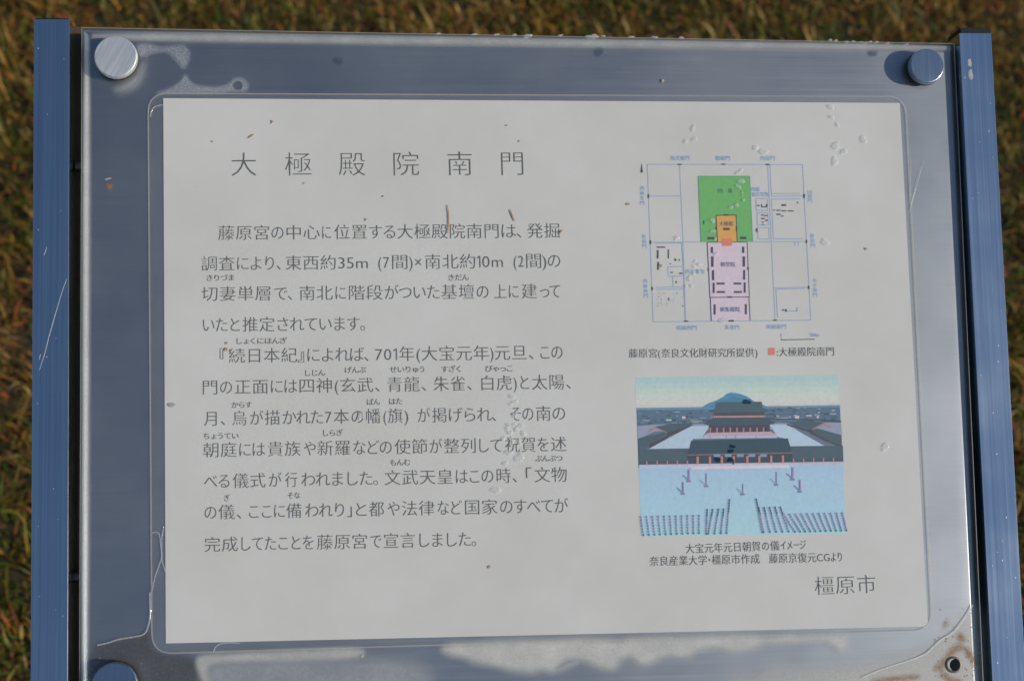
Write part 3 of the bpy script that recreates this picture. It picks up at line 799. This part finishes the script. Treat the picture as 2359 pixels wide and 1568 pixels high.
# ---- the site map
BLUE = alb((130, 148, 180)); BLK = alb((64, 64, 78)); LBL = alb((104, 144, 190))
smap = None
def q5(pts): return [P(*z5(x, y), .5) for x, y in pts]
def ln(a, b, wpx, col, dz=.00004, f=q5):
    dx, dy = b[0] - a[0], b[1] - a[1]; L = math.hypot(dx, dy); nx, ny = -dy / L * wpx / 2, dx / L * wpx / 2
    return (f([(a[0] + nx, a[1] + ny), (b[0] + nx, b[1] + ny), (b[0] - nx, b[1] - ny), (a[0] - nx, a[1] - ny)]), col, dz)
rows = [((237, 152), (1358, 154)), ((1358, 154), (1418, 1276)), ((237, 152), (280, 1288)), ((280, 1288), (1418, 1276)),
        ((470, 154), (495, 714)), ((495, 714), (515, 1284)), ((245, 381), (480, 381)), ((258, 714), (1388, 709)),
        ((1106, 154), (1160, 1278)), ((1122, 154), (1134, 380)),
        ((1134, 364), (1340, 362)), ((1134, 383), (1370, 380)), ((1134, 403), (1345, 401)), ((1134, 403), (1148, 690)), ((1148, 690), (1360, 688)),
        ((485, 720), (505, 1040)), ((290, 722), (490, 718)), ((300, 1040), (505, 1036)), ((300, 1054), (500, 1052)), ((500, 1040), (512, 1284)),
        ((1150, 1044), (1404, 1038)), ((1166, 1052), (1380, 1047)), ((1166, 1052), (1178, 1260)),
        ((385, 890), (490, 888)), ((385, 890), (390, 960)), ((390, 960), (492, 958)), ((420, 960), (424, 1034)),
        ((1022, 398), (1104, 398)), ((1104, 398), (1106, 486)), ((1024, 486), (1106, 486)), ((1022, 398), (1024, 486)),
        ((1030, 502), (1108, 502)), ((1108, 502), (1112, 590)), ((1032, 590), (1112, 590)), ((1030, 502), (1032, 590)),
        ((1034, 608), (1114, 608)), ((1114, 608), (1118, 692)), ((1038, 692), (1118, 692)), ((1034, 608), (1038, 692)),
        ((1300, 709), (1302, 740)), ((1326, 709), (1328, 738))]
pol = [ln(a, b, 5.5, BLUE, .00001 * (i % 4)) for i, (a, b) in enumerate(rows)]
smap = inkmesh('site_map', pol, WI, notice)
smap['label'] = 'printed plan of the palace precinct in thin blue lines'
inkmesh('green_block', [(q5([(604, 238), (976, 238), (998, 708), (624, 710)]), alb((96, 160, 88)), 0)] + [ln(a, b, 5, alb((80, 130, 120)), .00002) for a, b in (((604, 238), (976, 238)), ((976, 238), (998, 708)), ((604, 238), (624, 710)))], WI + .00005, smap)
inkmesh('orange_block', [(q5([(734, 520), (878, 518), (886, 710), (744, 712)]), alb((222, 148, 70)), 0)] + [ln(a, b, 7, BLK, .00002) for a, b in (((734, 520), (878, 518)), ((878, 518), (886, 708)), ((734, 520), (744, 710)))], WI + .00009, smap)
inkmesh('lilac_block', [(q5([(670, 714), (958, 712), (974, 1110), (690, 1112)]), alb((190, 177, 190)), 0), (q5([(692, 1112), (972, 1110), (980, 1278), (698, 1281)]), alb((190, 177, 190)), 0)] +
        [ln(a, b, 6, BLK, .00002 + .00001 * i) for i, (a, b) in enumerate((((670, 714), (958, 712)), ((670, 714), (690, 1112)), ((958, 712), (974, 1110)), ((690, 1112), (974, 1109)), ((693, 1112), (700, 1281)), ((971, 1110), (980, 1278))))], WI + .00005, smap)
inkmesh('red_gate_mark', [(q5([(776, 686), (846, 684), (850, 740), (778, 742)]), alb((226, 116, 98)), 0)], WI + .00015, smap)
inkmesh('red_key_square', [(q5([(1108, 1477), (1158, 1475), (1159, 1527), (1109, 1529)]), alb((208, 112, 104)), 0)], WI + .00005, smap)
def bar(x0, y0, x1, y1, col=BLK): return (q5([(x0, y0), (x1, y0), (x1, y1), (x0, y1)]), col, 0)
bars = [bar(456, 148, 484, 158), bar(774, 147, 802, 156), bar(1092, 148, 1120, 158), bar(240, 368, 251, 396), bar(254, 700, 266, 728), bar(267, 1036, 278, 1060), bar(1364, 366, 1376, 396), bar(1382, 696, 1392, 722), bar(1397, 1028, 1409, 1052), bar(502, 1279, 532, 1289), bar(824, 1274, 862, 1287), bar(1146, 1272, 1174, 1282),
        bar(785, 610, 833, 628), bar(672, 676, 718, 694), bar(907, 674, 953, 692), bar(786, 512, 824, 524), bar(730, 600, 742, 632), bar(875, 600, 887, 632), bar(640, 556, 650, 584),
        bar(696, 748, 712, 792), bar(698, 816, 716, 892), bar(704, 916, 720, 988), bar(709, 1006, 724, 1080), bar(921, 746, 938, 792), bar(925, 816, 943, 890), bar(929, 914, 944, 986), bar(933, 1004, 948, 1078), bar(738, 1005, 796, 1019), bar(860, 1005, 916, 1019), bar(740, 1066, 798, 1080), bar(862, 1066, 920, 1080),
        bar(716, 1162, 731, 1236), bar(941, 1160, 956, 1234), bar(674, 900, 684, 922), bar(958, 892, 970, 914), bar(816, 1104, 850, 1116),
        bar(1207, 440, 1240, 453), bar(1318, 422, 1326, 434), bar(1149, 478, 1158, 487), bar(1170, 480, 1198, 488), bar(1206, 484, 1242, 492), bar(1252, 485, 1294, 493), bar(1170, 508, 1200, 518), bar(1202, 522, 1222, 530),
        bar(306, 745, 366, 755), bar(307, 770, 319, 832), bar(310, 855, 322, 914), bar(386, 766, 394, 832), bar(434, 832, 446, 850), bar(464, 836, 472, 848), bar(398, 866, 408, 872), bar(404, 928, 422, 936), bar(468, 934, 492, 944),
        bar(1028, 446, 1048, 454), bar(1060, 438, 1066, 458), bar(1062, 455, 1100, 463), bar(1096, 438, 1106, 456), bar(1060, 514, 1082, 522), bar(1086, 518, 1106, 526), bar(1060, 538, 1084, 548), bar(1088, 552, 1106, 562), bar(1064, 566, 1078, 574), bar(1066, 584, 1080, 590), bar(1022, 614, 1034, 640),
        bar(1212, 1198, 1224, 1208), bar(1232, 1196, 1244, 1216), bar(1244, 1208, 1320, 1214, BLUE), bar(1316, 1184, 1322, 1214, BLUE), bar(442, 994, 450, 1010)]
rs = random.Random(11)
for k in range(26):
    x, y = rs.uniform(300, 490), rs.uniform(1070, 1170); s = rs.uniform(4, 10); bars.append(bar(x, y, x + s, y + s * .8, BLUE if k % 3 else BLK))
bars.append((q5([(197, 142), (206, 212), (188, 213)]), BLK, 0)); bars.append(ln((1203, 1418), (1446, 1414), 6, BLK, 0))
bars.append(ln((1206, 1408), (1206, 1420), 4, BLK, 0.00001))
for b_ in bars: inkmesh('map_mark', [b_], WI + .00014, smap)
t = Letters()
for s, a, b, y in (('海犬養門', 404, 542, 107), ('猪使門', 730, 834, 108), ('丹比門', 1054, 1158, 108), ('南面西門', 450, 594, 1330), ('朱雀門', 798, 902, 1327), ('南面東門', 1098, 1240, 1323), ('内裏', 988, 1050, 331), ('東方官衙', 990, 1118, 368), ('西方官衙', 512, 652, 925), ('0', 1200, 1210, 1384), ('200m', 1412, 1478, 1381)):
    t = Letters(WI + .0002); t.seg(s, a, b, y, y, z5, 36, 0); t.make('map_label', LBL, smap)
for s, x, y0, y1, xe in (('西面北門', 201, 305, 450, 201), ('佐伯門', 213, 655, 760, 218), ('西面南門', 222, 975, 1118, 230), ('山部門', 1410, 335, 432, 1414), ('建部門', 1428, 650, 756, 1434), ('小子部門', 1446, 972, 1112, 1450)):
    t = Letters(WI + .0002); t.column(s, x, y0, y1, z5, 32, 0, xe); t.make('map_label', LBL, smap)
NAVY = alb((64, 84, 138))
t = Letters(WI + .0002)
for s, a, b, y in (('内', 748, 780, 342), ('裏', 820, 852, 342)): t.seg(s, a, b, y, y, z5, 36, 0)
t.make('map_label', NAVY, smap)
for s, a, b, y in (('朝堂院', 766, 872, 874), ('朝集殿院', 762, 906, 1198), ('大極殿', 756, 858, 580)):
    t = Letters(WI + .0002); t.seg(s, a, b, y, y, z5, 38, 0); t.make('map_label', NAVY, smap)

# ---- the palace picture
def q6(pts): return [P(*z6(x, y), .5) for x, y in pts]
def pl(pts, c, dz=0): return (q6(pts), alb(c), dz)
def edge(y):  # left and right borders of the picture at height y
    return 153 + (y - 125) * .0385, 1648 + (y - 104) * .0505
sky_b = [(114, 160, (158, 184, 186)), (160, 200, (166, 188, 186)), (200, 240, (176, 191, 185)), (240, 280, (182, 192, 188)), (280, 320, (188, 190, 186)), (320, 352, (186, 186, 184))]
base = []
for a, b, c in sky_b:
    l0, r0 = edge(a); l1, r1 = edge(b)
    base.append(pl([(l0, a + 10), (r0, a - 10), (r1, b - 10), (l1, b + 10)], c))
pic = inkmesh('palace_picture', base, WI, notice); pic['label'] = 'printed aerial view of a palace courtyard with a blue hill'
def gradient(name, y0, y1, c0, c1, n, w):
    o = []
    for i in range(n):
        a = y0 + (y1 - y0) * i / n; b = y0 + (y1 - y0) * (i + 1) / n; f = i / max(1, n - 1)
        l0, r0 = edge(a); l1, r1 = edge(b); s = lambda y: 10 - 20 * 0
        o.append(pl([(l0, a + 8), (r0, a - 12), (r1, b - 12), (l1, b + 8)], tuple(u + (v - u) * f for u, v in zip(c0, c1))))
    return inkmesh(name, o, w, pic)
gradient('printed_courtyard', 770, 1284, (152, 180, 204), (154, 190, 206), 8, WI)
gradient('printed_town', 340, 775, (76, 102, 126), (98, 110, 122), 3, WI)
rs = random.Random(21); tw = [pl([(162, 350), (900, 341), (1662, 326), (1662, 340), (900, 355), (163, 364)], (92, 134, 162), .00003)]
for k in range(190):
    y = rs.uniform(345, 470); l, r = edge(y); x = rs.uniform(l + 4, r - 60); s = (y - 320) / 150
    w_, h_ = rs.uniform(14, 60) * (.35 + s * .8), rs.uniform(4, 13) * (.4 + s)
    y -= (x - 900) / 750 * 9
    tw.append(pl([(x, y), (x + w_, y - .5), (x + w_, y + h_), (x, y + h_)], rs.choice([(62, 84, 100), (84, 104, 128), (110, 128, 150), (54, 72, 88), (92, 112, 136), (150, 160, 172), (48, 64, 78), (70, 94, 112)]), .000002 * (k % 20)))
for x, y, w_, h_ in ((498, 408, 24, 20), (556, 438, 90, 9), (1330, 405, 30, 26), (1180, 420, 95, 10), (1412, 400, 40, 9), (1488, 408, 18, 14), (380, 432, 40, 10)):
    tw.append(pl([(x, y), (x + w_, y), (x + w_, y + h_), (x, y + h_)], (182, 182, 176), .00005))
inkmesh('printed_town', tw, WI + .00004, pic)
inkmesh('printed_hill', [pl([(632, 350), (690, 315), (745, 295), (800, 268), (826, 244), (860, 234), (900, 240), (940, 248), (985, 268), (1030, 300), (1090, 322), (1132, 346)], (68, 128, 160)), pl([(700, 340), (760, 305), (830, 280), (870, 262), (930, 275), (1000, 305), (1040, 345)], (60, 118, 150), .00003)], WI + .0001, pic)
ROOF = (62, 84, 96); ROOF2 = (54, 74, 88); WALLD = (66, 62, 74); RED = (158, 112, 110); PALE = (166, 182, 200); PINK = (186, 168, 184)
yard = [pl([(168, 482), (300, 470), (1540, 455), (1668, 455), (1676, 545), (1590, 530), (1500, 500), (300, 520), (172, 575)], (134, 142, 166)),
        pl([(560, 482), (700, 480), (640, 575), (580, 575), (556, 645), (250, 650)], (162, 182, 200), .00002), pl([(1142, 472), (1268, 470), (1545, 626), (1290, 630), (1280, 580), (1200, 560)], (164, 184, 202), .00002)]
inkmesh('printed_yard', yard, WI + .0001, pic)
corr = [pl([(166, 466), (430, 448), (700, 436), (1180, 430), (1440, 438), (1668, 455), (1668, 440), (1400, 428), (1100, 420), (560, 446), (166, 462)], WALLD),
        pl([(300, 486), (440, 462), (590, 458), (560, 478), (400, 525), (388, 530)], ROOF, .00002), pl([(388, 528), (560, 478), (590, 470), (480, 525), (392, 560)], WALLD, .00001),
        pl([(174, 575), (372, 528), (385, 545), (260, 610), (240, 648), (176, 652)], ROOF, .00002), pl([(260, 612), (392, 548), (396, 566), (250, 650)], WALLD, .00001),
        pl([(246, 520), (298, 486), (392, 528), (384, 530), (300, 497), (256, 524)], RED, .00004),
        pl([(1270, 456), (1400, 440), (1540, 456), (1448, 505), (1330, 480)], ROOF, .00002), pl([(1268, 462), (1330, 480), (1450, 508), (1450, 530), (1268, 476)], WALLD, .00001),
        pl([(1455, 508), (1505, 500), (1672, 548), (1674, 622), (1600, 600), (1470, 530)], ROOF, .00002), pl([(1440, 505), (1470, 528), (1676, 620), (1676, 640), (1550, 590), (1440, 535)], WALLD, .00001),
        pl([(1450, 505), (1540, 458), (1600, 490), (1588, 492), (1538, 470), (1462, 508)], RED, .00004)]
inkmesh('printed_corridor', corr, WI + .00014, pic)
hall = [pl([(690, 372), (740, 352), (748, 306), (1084, 302), (1090, 345), (1146, 366), (1100, 380), (740, 384)], ROOF), pl([(735, 384), (1104, 378), (1104, 404), (738, 408)], WALLD, .00001),
        pl([(722, 408), (1112, 402), (1112, 416), (724, 420)], (150, 112, 112), .00003), pl([(654, 466), (735, 424), (1106, 418), (1190, 458), (1140, 472), (700, 476)], ROOF2, .00002),
        pl([(694, 476), (1142, 470), (1144, 525), (696, 532)], (60, 58, 72), .00001), pl([(655, 548), (694, 530), (1146, 522), (1200, 545), (1180, 552), (660, 556)], (178, 150, 166), .00003), pl([(645, 556), (1195, 550), (1198, 568), (640, 574)], (160, 172, 196), .00002)]
for i in range(9):
    x = 700 + i * 49; hall.append(pl([(x, 492), (x + 11, 492), (x + 11, 532 - i), (x, 533 - i)], (160, 116, 116), .00005))
for i in range(28):
    x = 735 + i * 13; hall.append(pl([(x, 405), (x + 5, 405), (x + 5, 418), (x, 418)], (186, 150, 140), .00005))
for x in (700, 820, 890, 1040): hall.append(pl([(x, 548), (x + 4, 548), (x + 4, 572), (x, 572)], (110, 104, 130), .00006))
inkmesh('printed_hall', hall, WI + .00018, pic)
gate = [pl([(178, 652), (560, 645), (1292, 630), (1682, 626), (1684, 718), (180, 740)], ROOF), pl([(180, 738), (1684, 716), (1686, 748), (180, 766)], (60, 74, 88), .00001),
        pl([(566, 588), (1276, 572), (1300, 650), (1310, 676), (535, 690), (552, 650)], ROOF2, .00004), pl([(535, 690), (1310, 674), (1310, 682), (535, 698)], (128, 96, 98), .00006),
        pl([(536, 698), (1308, 682), (1310, 745), (536, 758)], (58, 70, 84), .00005), pl([(182, 766), (1686, 742), (1686, 764), (182, 792)], (172, 174, 196), .00003), pl([(560, 778), (1290, 766), (1290, 788), (560, 800)], (190, 182, 194), .00005)]
for x in (730, 812, 900, 986, 1072): gate.append(pl([(x, 688), (x + 50, 687), (x + 50, 708), (x, 709)], (106, 140, 164), .00008))
for i, x in enumerate((612, 703, 790, 878, 978, 1066, 1154, 1240)): gate.append(pl([(x - 8, 706 - i * 1.2), (x + 8, 705 - i * 1.2), (x + 8, 762 - i * 1.4), (x - 8, 763 - i * 1.4)], (176, 118, 108), .0001))
for x in (238, 314, 390, 463, 537, 1318, 1392, 1466, 1538, 1612): gate.append(pl([(x - 5, 744 - x * .018), (x + 5, 744 - x * .018), (x + 5, 774 - x * .018), (x - 5, 774 - x * .018)], (166, 118, 118), .0001))
inkmesh('printed_gate', gate, WI + .00022, pic)
for x, y, s in ((548, 885, 1), (505, 978, 1), (676, 922, 1.1), (945, 982, .9), (1192, 912, 1.1), (1312, 872, 1), (1366, 962, 1)):
    thin = x in (676, 945, 1192)
    inkmesh('printed_banner', [pl([(x - (2 if thin else 5), y - 85 * s), (x + (3 if thin else 6), y - 85 * s), (x + (3 if thin else 6), y), (x - (2 if thin else 5), y)], (112, 108, 130) if thin else (140, 118, 160)),
                               pl([(x - 48, y - 42), (x - 40, y - 44), (x + 8, y - 4), (x + 4, y + 5)], (104, 130, 170) if not thin else (136, 158, 184), -.00002), pl([(x - 16, y - 2), (x + 16, y - 4), (x + 14, y + 8), (x - 14, y + 9)], (120, 112, 150), .00001)], WI + .0003, pic)
crowd = []; rs = random.Random(4)
def figure(x, y, top, dark):
    crowd.append(pl([(x - 4, y - 17), (x + 4, y - 18), (x + 4, y), (x - 4, y)], top, .00001))
    crowd.append(pl([(x - 20, y - 13), (x - 17, y - 14), (x + 2, y - 3), (x - 2, y)], dark, 0))
def colm(xa, ya, xb, yb, n, black=0):
    for k in range(n):
        f = k / (n - 1); x = xa + (xb - xa) * f; y = ya + (yb - ya) * f
        t_ = (70, 82, 96) if k < black else rs.choice([(150, 126, 160), (164, 130, 156), (134, 118, 158), (120, 128, 160)])
        if k == n - 1: t_ = (66, 112, 132)
        figure(x, y, t_, (96, 128, 160) if k < n - 1 else (70, 112, 134))
for i in range(11): colm(196 + i * 43, 1160 - i * 1.0, 215 + i * 41, 1290 - i * 1.5, 7)
for i, (xa, xb) in enumerate(((682, 678), (722, 694), (765, 740), (803, 786))): colm(xa + 2, 1108 - i, xb, 1280 - i, 10, 3)
colm(848, 1035, 828, 1276, 13, 5); colm(1046, 1032, 1094, 1270, 13, 5)
for i in range(5): colm(1064 + i * 40, 1094 - i, 1100 + i * 46, 1268 - i, 10, 3)
for i in range(11): colm(1250 + i * 43, 1142 - i, 1330 + i * 38, 1266 - i, 8)
inkmesh('printed_crowd', crowd, WI + .0003, pic)

bpy.data.objects.remove(_to, do_unlink=True)

# ------------------------------------------------------------------ droplets, grass bits and specks
def drop(x, y, rx, ry, seed, label, f=z0, group=None, w=.0011, dome=.00032, rot=0):
    pts = blob(0, 0, rx, ry, seed, 20, .30)
    c_, s_ = math.cos(rot), math.sin(rot)
    poly = [P(*f(x + a * c_ - b * s_, y + a * s_ + b * c_), w * 1000) for a, b in pts]
    cx = sum(p[0] for p in poly) / len(poly); cy = sum(p[1] for p in poly) / len(poly)
    o = flat('water_droplet', [(p[0] - cx, p[1] - cy) for p in poly], 0, 0, M_DROP, None, PM @ Matrix.Translation((cx, cy, w)), dome=dome)
    tag(o, label, 'water droplet', group)
GR = 'clear droplets on the green block of the map'
for k, (x, y, rx, ry, r) in enumerate(((915, 272, 32, 14, -.2), (895, 312, 22, 14, .3), (924, 352, 7, 9, 0), (932, 410, 9, 15, .4), (884, 445, 14, 18, .5), (842, 462, 22, 10, -.2), (708, 556, 26, 14, .5), (712, 632, 22, 12, 0), (730, 690, 8, 20, .2), (926, 376, 5, 7, 0))):
    drop(x, y, rx, ry, k, 'clear irregular droplet over the green block of the map', z5, GR, rot=r)
TR = 'clear droplets near the top right corner of the sheet'
for k, (x, y, rx, ry) in enumerate(((1120, 682, 24, 16), (1127, 746, 15, 15), (1165, 797, 14, 14), (1328, 890, 22, 24), (1152, 930, 32, 20), (1205, 966, 20, 20), (1146, 1028, 24, 25))):
    drop(x, y, rx, ry, k + 20, 'clear droplet on blank paper near the top right sheet corner', z2, TR)
drop(1590, 1545, 26, 22, 31, 'clear droplet right of the map beside the label 建部門', lambda x, y: ((1600 + (x - 505) / 2.6133) * K, y / 2.6133 * K))
AM = 'clear droplets above the map'
for k, (x, y, rx, ry) in enumerate(((242, 818, 14, 22), (252, 888, 16, 16), (195, 902, 16, 12), (642, 942, 20, 16), (690, 968, 26, 20))):
    drop(x, y, rx, ry, k + 35, 'clear droplet on white paper above the top line of the map', z2, AM)
drop(905, 205, 32, 12, 44, 'clear flake-shaped droplet just above the green block', z5, rot=-.5)
MW = 'clear droplets around the map label left of the lilac block'
for k, (x, y, rx, ry) in enumerate(((585, 852, 12, 12), (612, 872, 14, 14), (578, 890, 14, 12), (575, 938, 14, 14), (614, 926, 12, 14), (542, 980, 14, 18), (518, 1026, 12, 12), (558, 1028, 16, 12), (548, 955, 8, 8))):
    drop(x, y, rx, ry, k + 50, 'clear droplet in the cluster left of the lilac block', z5, MW)
drop(735, 798, 18, 14, 61, 'clear droplet at the top of the lilac block', z5)
drop(790, 1275, 40, 16, 62, 'clear droplet at the bottom of the lilac block', z5, rot=-.3)
drop(450, 682, 16, 18, 63, 'clear droplet left of the green block foot', z5)
TX = 'clear droplets running down the right end of the text lines'
for k, (x, y, rx, ry) in enumerate(((1890, 160, 22, 12), (1905, 192, 18, 14), (1880, 205, 12, 9), (1902, 265, 12, 20), (1870, 322, 18, 10), (1900, 322, 14, 10), (1938, 328, 22, 14), (1862, 345, 14, 12), (1915, 350, 18, 12), (1955, 372, 12, 18), (1878, 368, 14, 14), (1840, 400, 14, 14), (1870, 482, 22, 16), (1930, 512, 28, 24), (1850, 545, 22, 10), (1795, 698, 26, 20), (1885, 415, 14, 22), (1930, 425, 12, 16), (1018, 272, 16, 22))):
    drop(x, y, rx, ry, k + 70, 'clear droplet in the trail down the right end of the text', z8, TX)
DK = 'dark wet spots on the palace picture'
for k, (x, y, rx, ry) in enumerate(((975, 302, 30, 20), (868, 632, 22, 14), (855, 665, 22, 16), (758, 728, 26, 18), (850, 728, 22, 16), (876, 745, 10, 18))):
    pts = blob(x, y, rx, ry, k + 90, 18, .25); poly = [P(*z6(*q), 1) for q in pts]
    cx = sum(p[0] for p in poly) / 18; cy = sum(p[1] for p in poly) / 18
    if k == 0: M_SPOT = clear('wet_spot', .0, tint=(.62, .70, .76), ior=1.2, rough=.1)
    o = flat('wet_spot', [(p[0] - cx, p[1] - cy) for p in poly], 0, .0001, M_SPOT, None, PM @ Matrix.Translation((cx, cy, .00105)))
    tag(o, 'small dark wet spot on the roofs in the palace picture', 'wet spot', DK)
drop(2040, 1028, 9, 9, 120, 'lone clear droplet on blank paper right of the palace picture')
TOP = 'glinting droplets along the top edge of the cover'
zz = lambda x, y: ((900 + x / 2.949) * K, y / 2.949 * K)
for k, (x, y, rx, ry) in enumerate(((1145, 262, 34, 16), (1610, 266, 42, 20), (760, 250, 20, 8), (920, 252, 22, 8), (500, 246, 18, 8), (1050, 254, 18, 8), (1380, 258, 20, 8), (1690, 262, 14, 8), (1890, 268, 20, 8), (2060, 270, 26, 8), (2250, 274, 24, 8))):
    drop(x, y, rx, ry, k + 130, 'glinting droplet hanging under the top edge of the cover', zz, TOP, dome=.0012, w=.0001)
for k, (x, y) in enumerate(((1115, 258), (1150, 262), (1220, 270), (1262, 268), (1312, 272), (1340, 276), (1368, 270), (1410, 272), (1480, 278), (1600, 284))):
    drop(x, y, 15, 7, k + 150, 'glinting droplet hanging under the top edge of the cover', z2, TOP, dome=.0014, w=.0001)

def chip(pts, f, r, label, w=.00115):
    q = [Vector((*P(*f(x, y), w * 1000), w)) for x, y in pts]; c = sum(q, Vector()) / len(q)
    n = len(q); rr = [r * (.4 + .6 * math.sin(math.pi * (i + .5) / n)) for i in range(n)]
    o = tube('dry_grass_bit', [p - c for p in q], rr, M_DRY, None, PM @ Matrix.Translation(c), flat=.3)
    tag(o, label, 'grass bit')
chip([(1515, 0), (1522, 50), (1523, 100), (1518, 165)], z7, .0004, 'longest brown dry grass stalk, curved, above the first text line')
chip([(1876, 28), (1888, 60), (1902, 92)], z7, .00045, 'short slanting brown grass bit above the end of the first text line')
chip([(2178, 145), (2168, 155), (2158, 168)], z7, .00042, 'tiny brown grass bit at the end of the first text line')
chip([(1048, 78), (1044, 92)], z7, .0004, 'tiny tan grass bit between the title and the first text line')
chip([(1588, 880), (1602, 868), (1618, 858)], z1, .00045, 'light tan grass bit above the first title character')
chip([(1732, 768), (1740, 775), (1732, 788)], z1, .0004, 'small brown curl of grass left above the title')
chip([(230, 838), (238, 828), (240, 822)], z7, .00042, 'brown grass crumb on the opening bracket of the fifth text line')
chip([(265, 845), (272, 832)], z7, .00042, 'brown grass crumb on the first character of the fifth text line')
def speck(x, y, r, m, label, group, f=z0, w=.0010):
    poly = [P(*f(*q), w * 1000) for q in blob(x, y, r * 1.2, r, int(x + y), 9, .3)]
    cx = sum(p[0] for p in poly) / 9; cy = sum(p[1] for p in poly) / 9
    o = flat('dirt_speck', [(p[0] - cx, p[1] - cy) for p in poly], 0, 0, m, None, PM @ Matrix.Translation((cx, cy, w)), dome=.00008)
    tag(o, label, 'dirt speck', group)
for x, y in ((490, 326), (1168, 289), (701, 422), (883, 452), (1197, 325), (1205, 598)):
    speck(x, y, 2.2, M_SPECK, 'tiny dark dirt speck on the upper part of the sheet', 'dark specks on the sheet')
for x, y in ((522, 790), (521, 806)):
    speck(x, y, 2.8, M_BROWN, 'tiny tan speck before the fifth text line', 'tan specks on the sheet')
speck(1127, 1305, 3.2, M_BROWN, 'lone tan speck below the last text line', None)
speck(1527, 186, 3.2, M_SPECK, 'dark speck on the bare metal above the sheet', None)
speck(395, 932, 6, M_MARK, 'grey smudge at the left paper edge', None)
speck(1447, 470, 3.4, M_BROWN, 'tan speck left of the map', None); speck(1995, 573, 2.8, M_BROWN, 'tan speck right of the map', None)
speck(z5(332, 886)[0], z5(332, 886)[1], 4, M_BROWN, 'tan speck inside the left part of the map', None)
speck(835, 1510, 4, M_SPECK, 'dark speck in the pale smear under the sheet', None)
speck(z2(1765, 466)[0], z2(1765, 466)[1], 4, M_BROWN, 'brown spot on the face of the blue-grey upper knob', None, w=.0099)
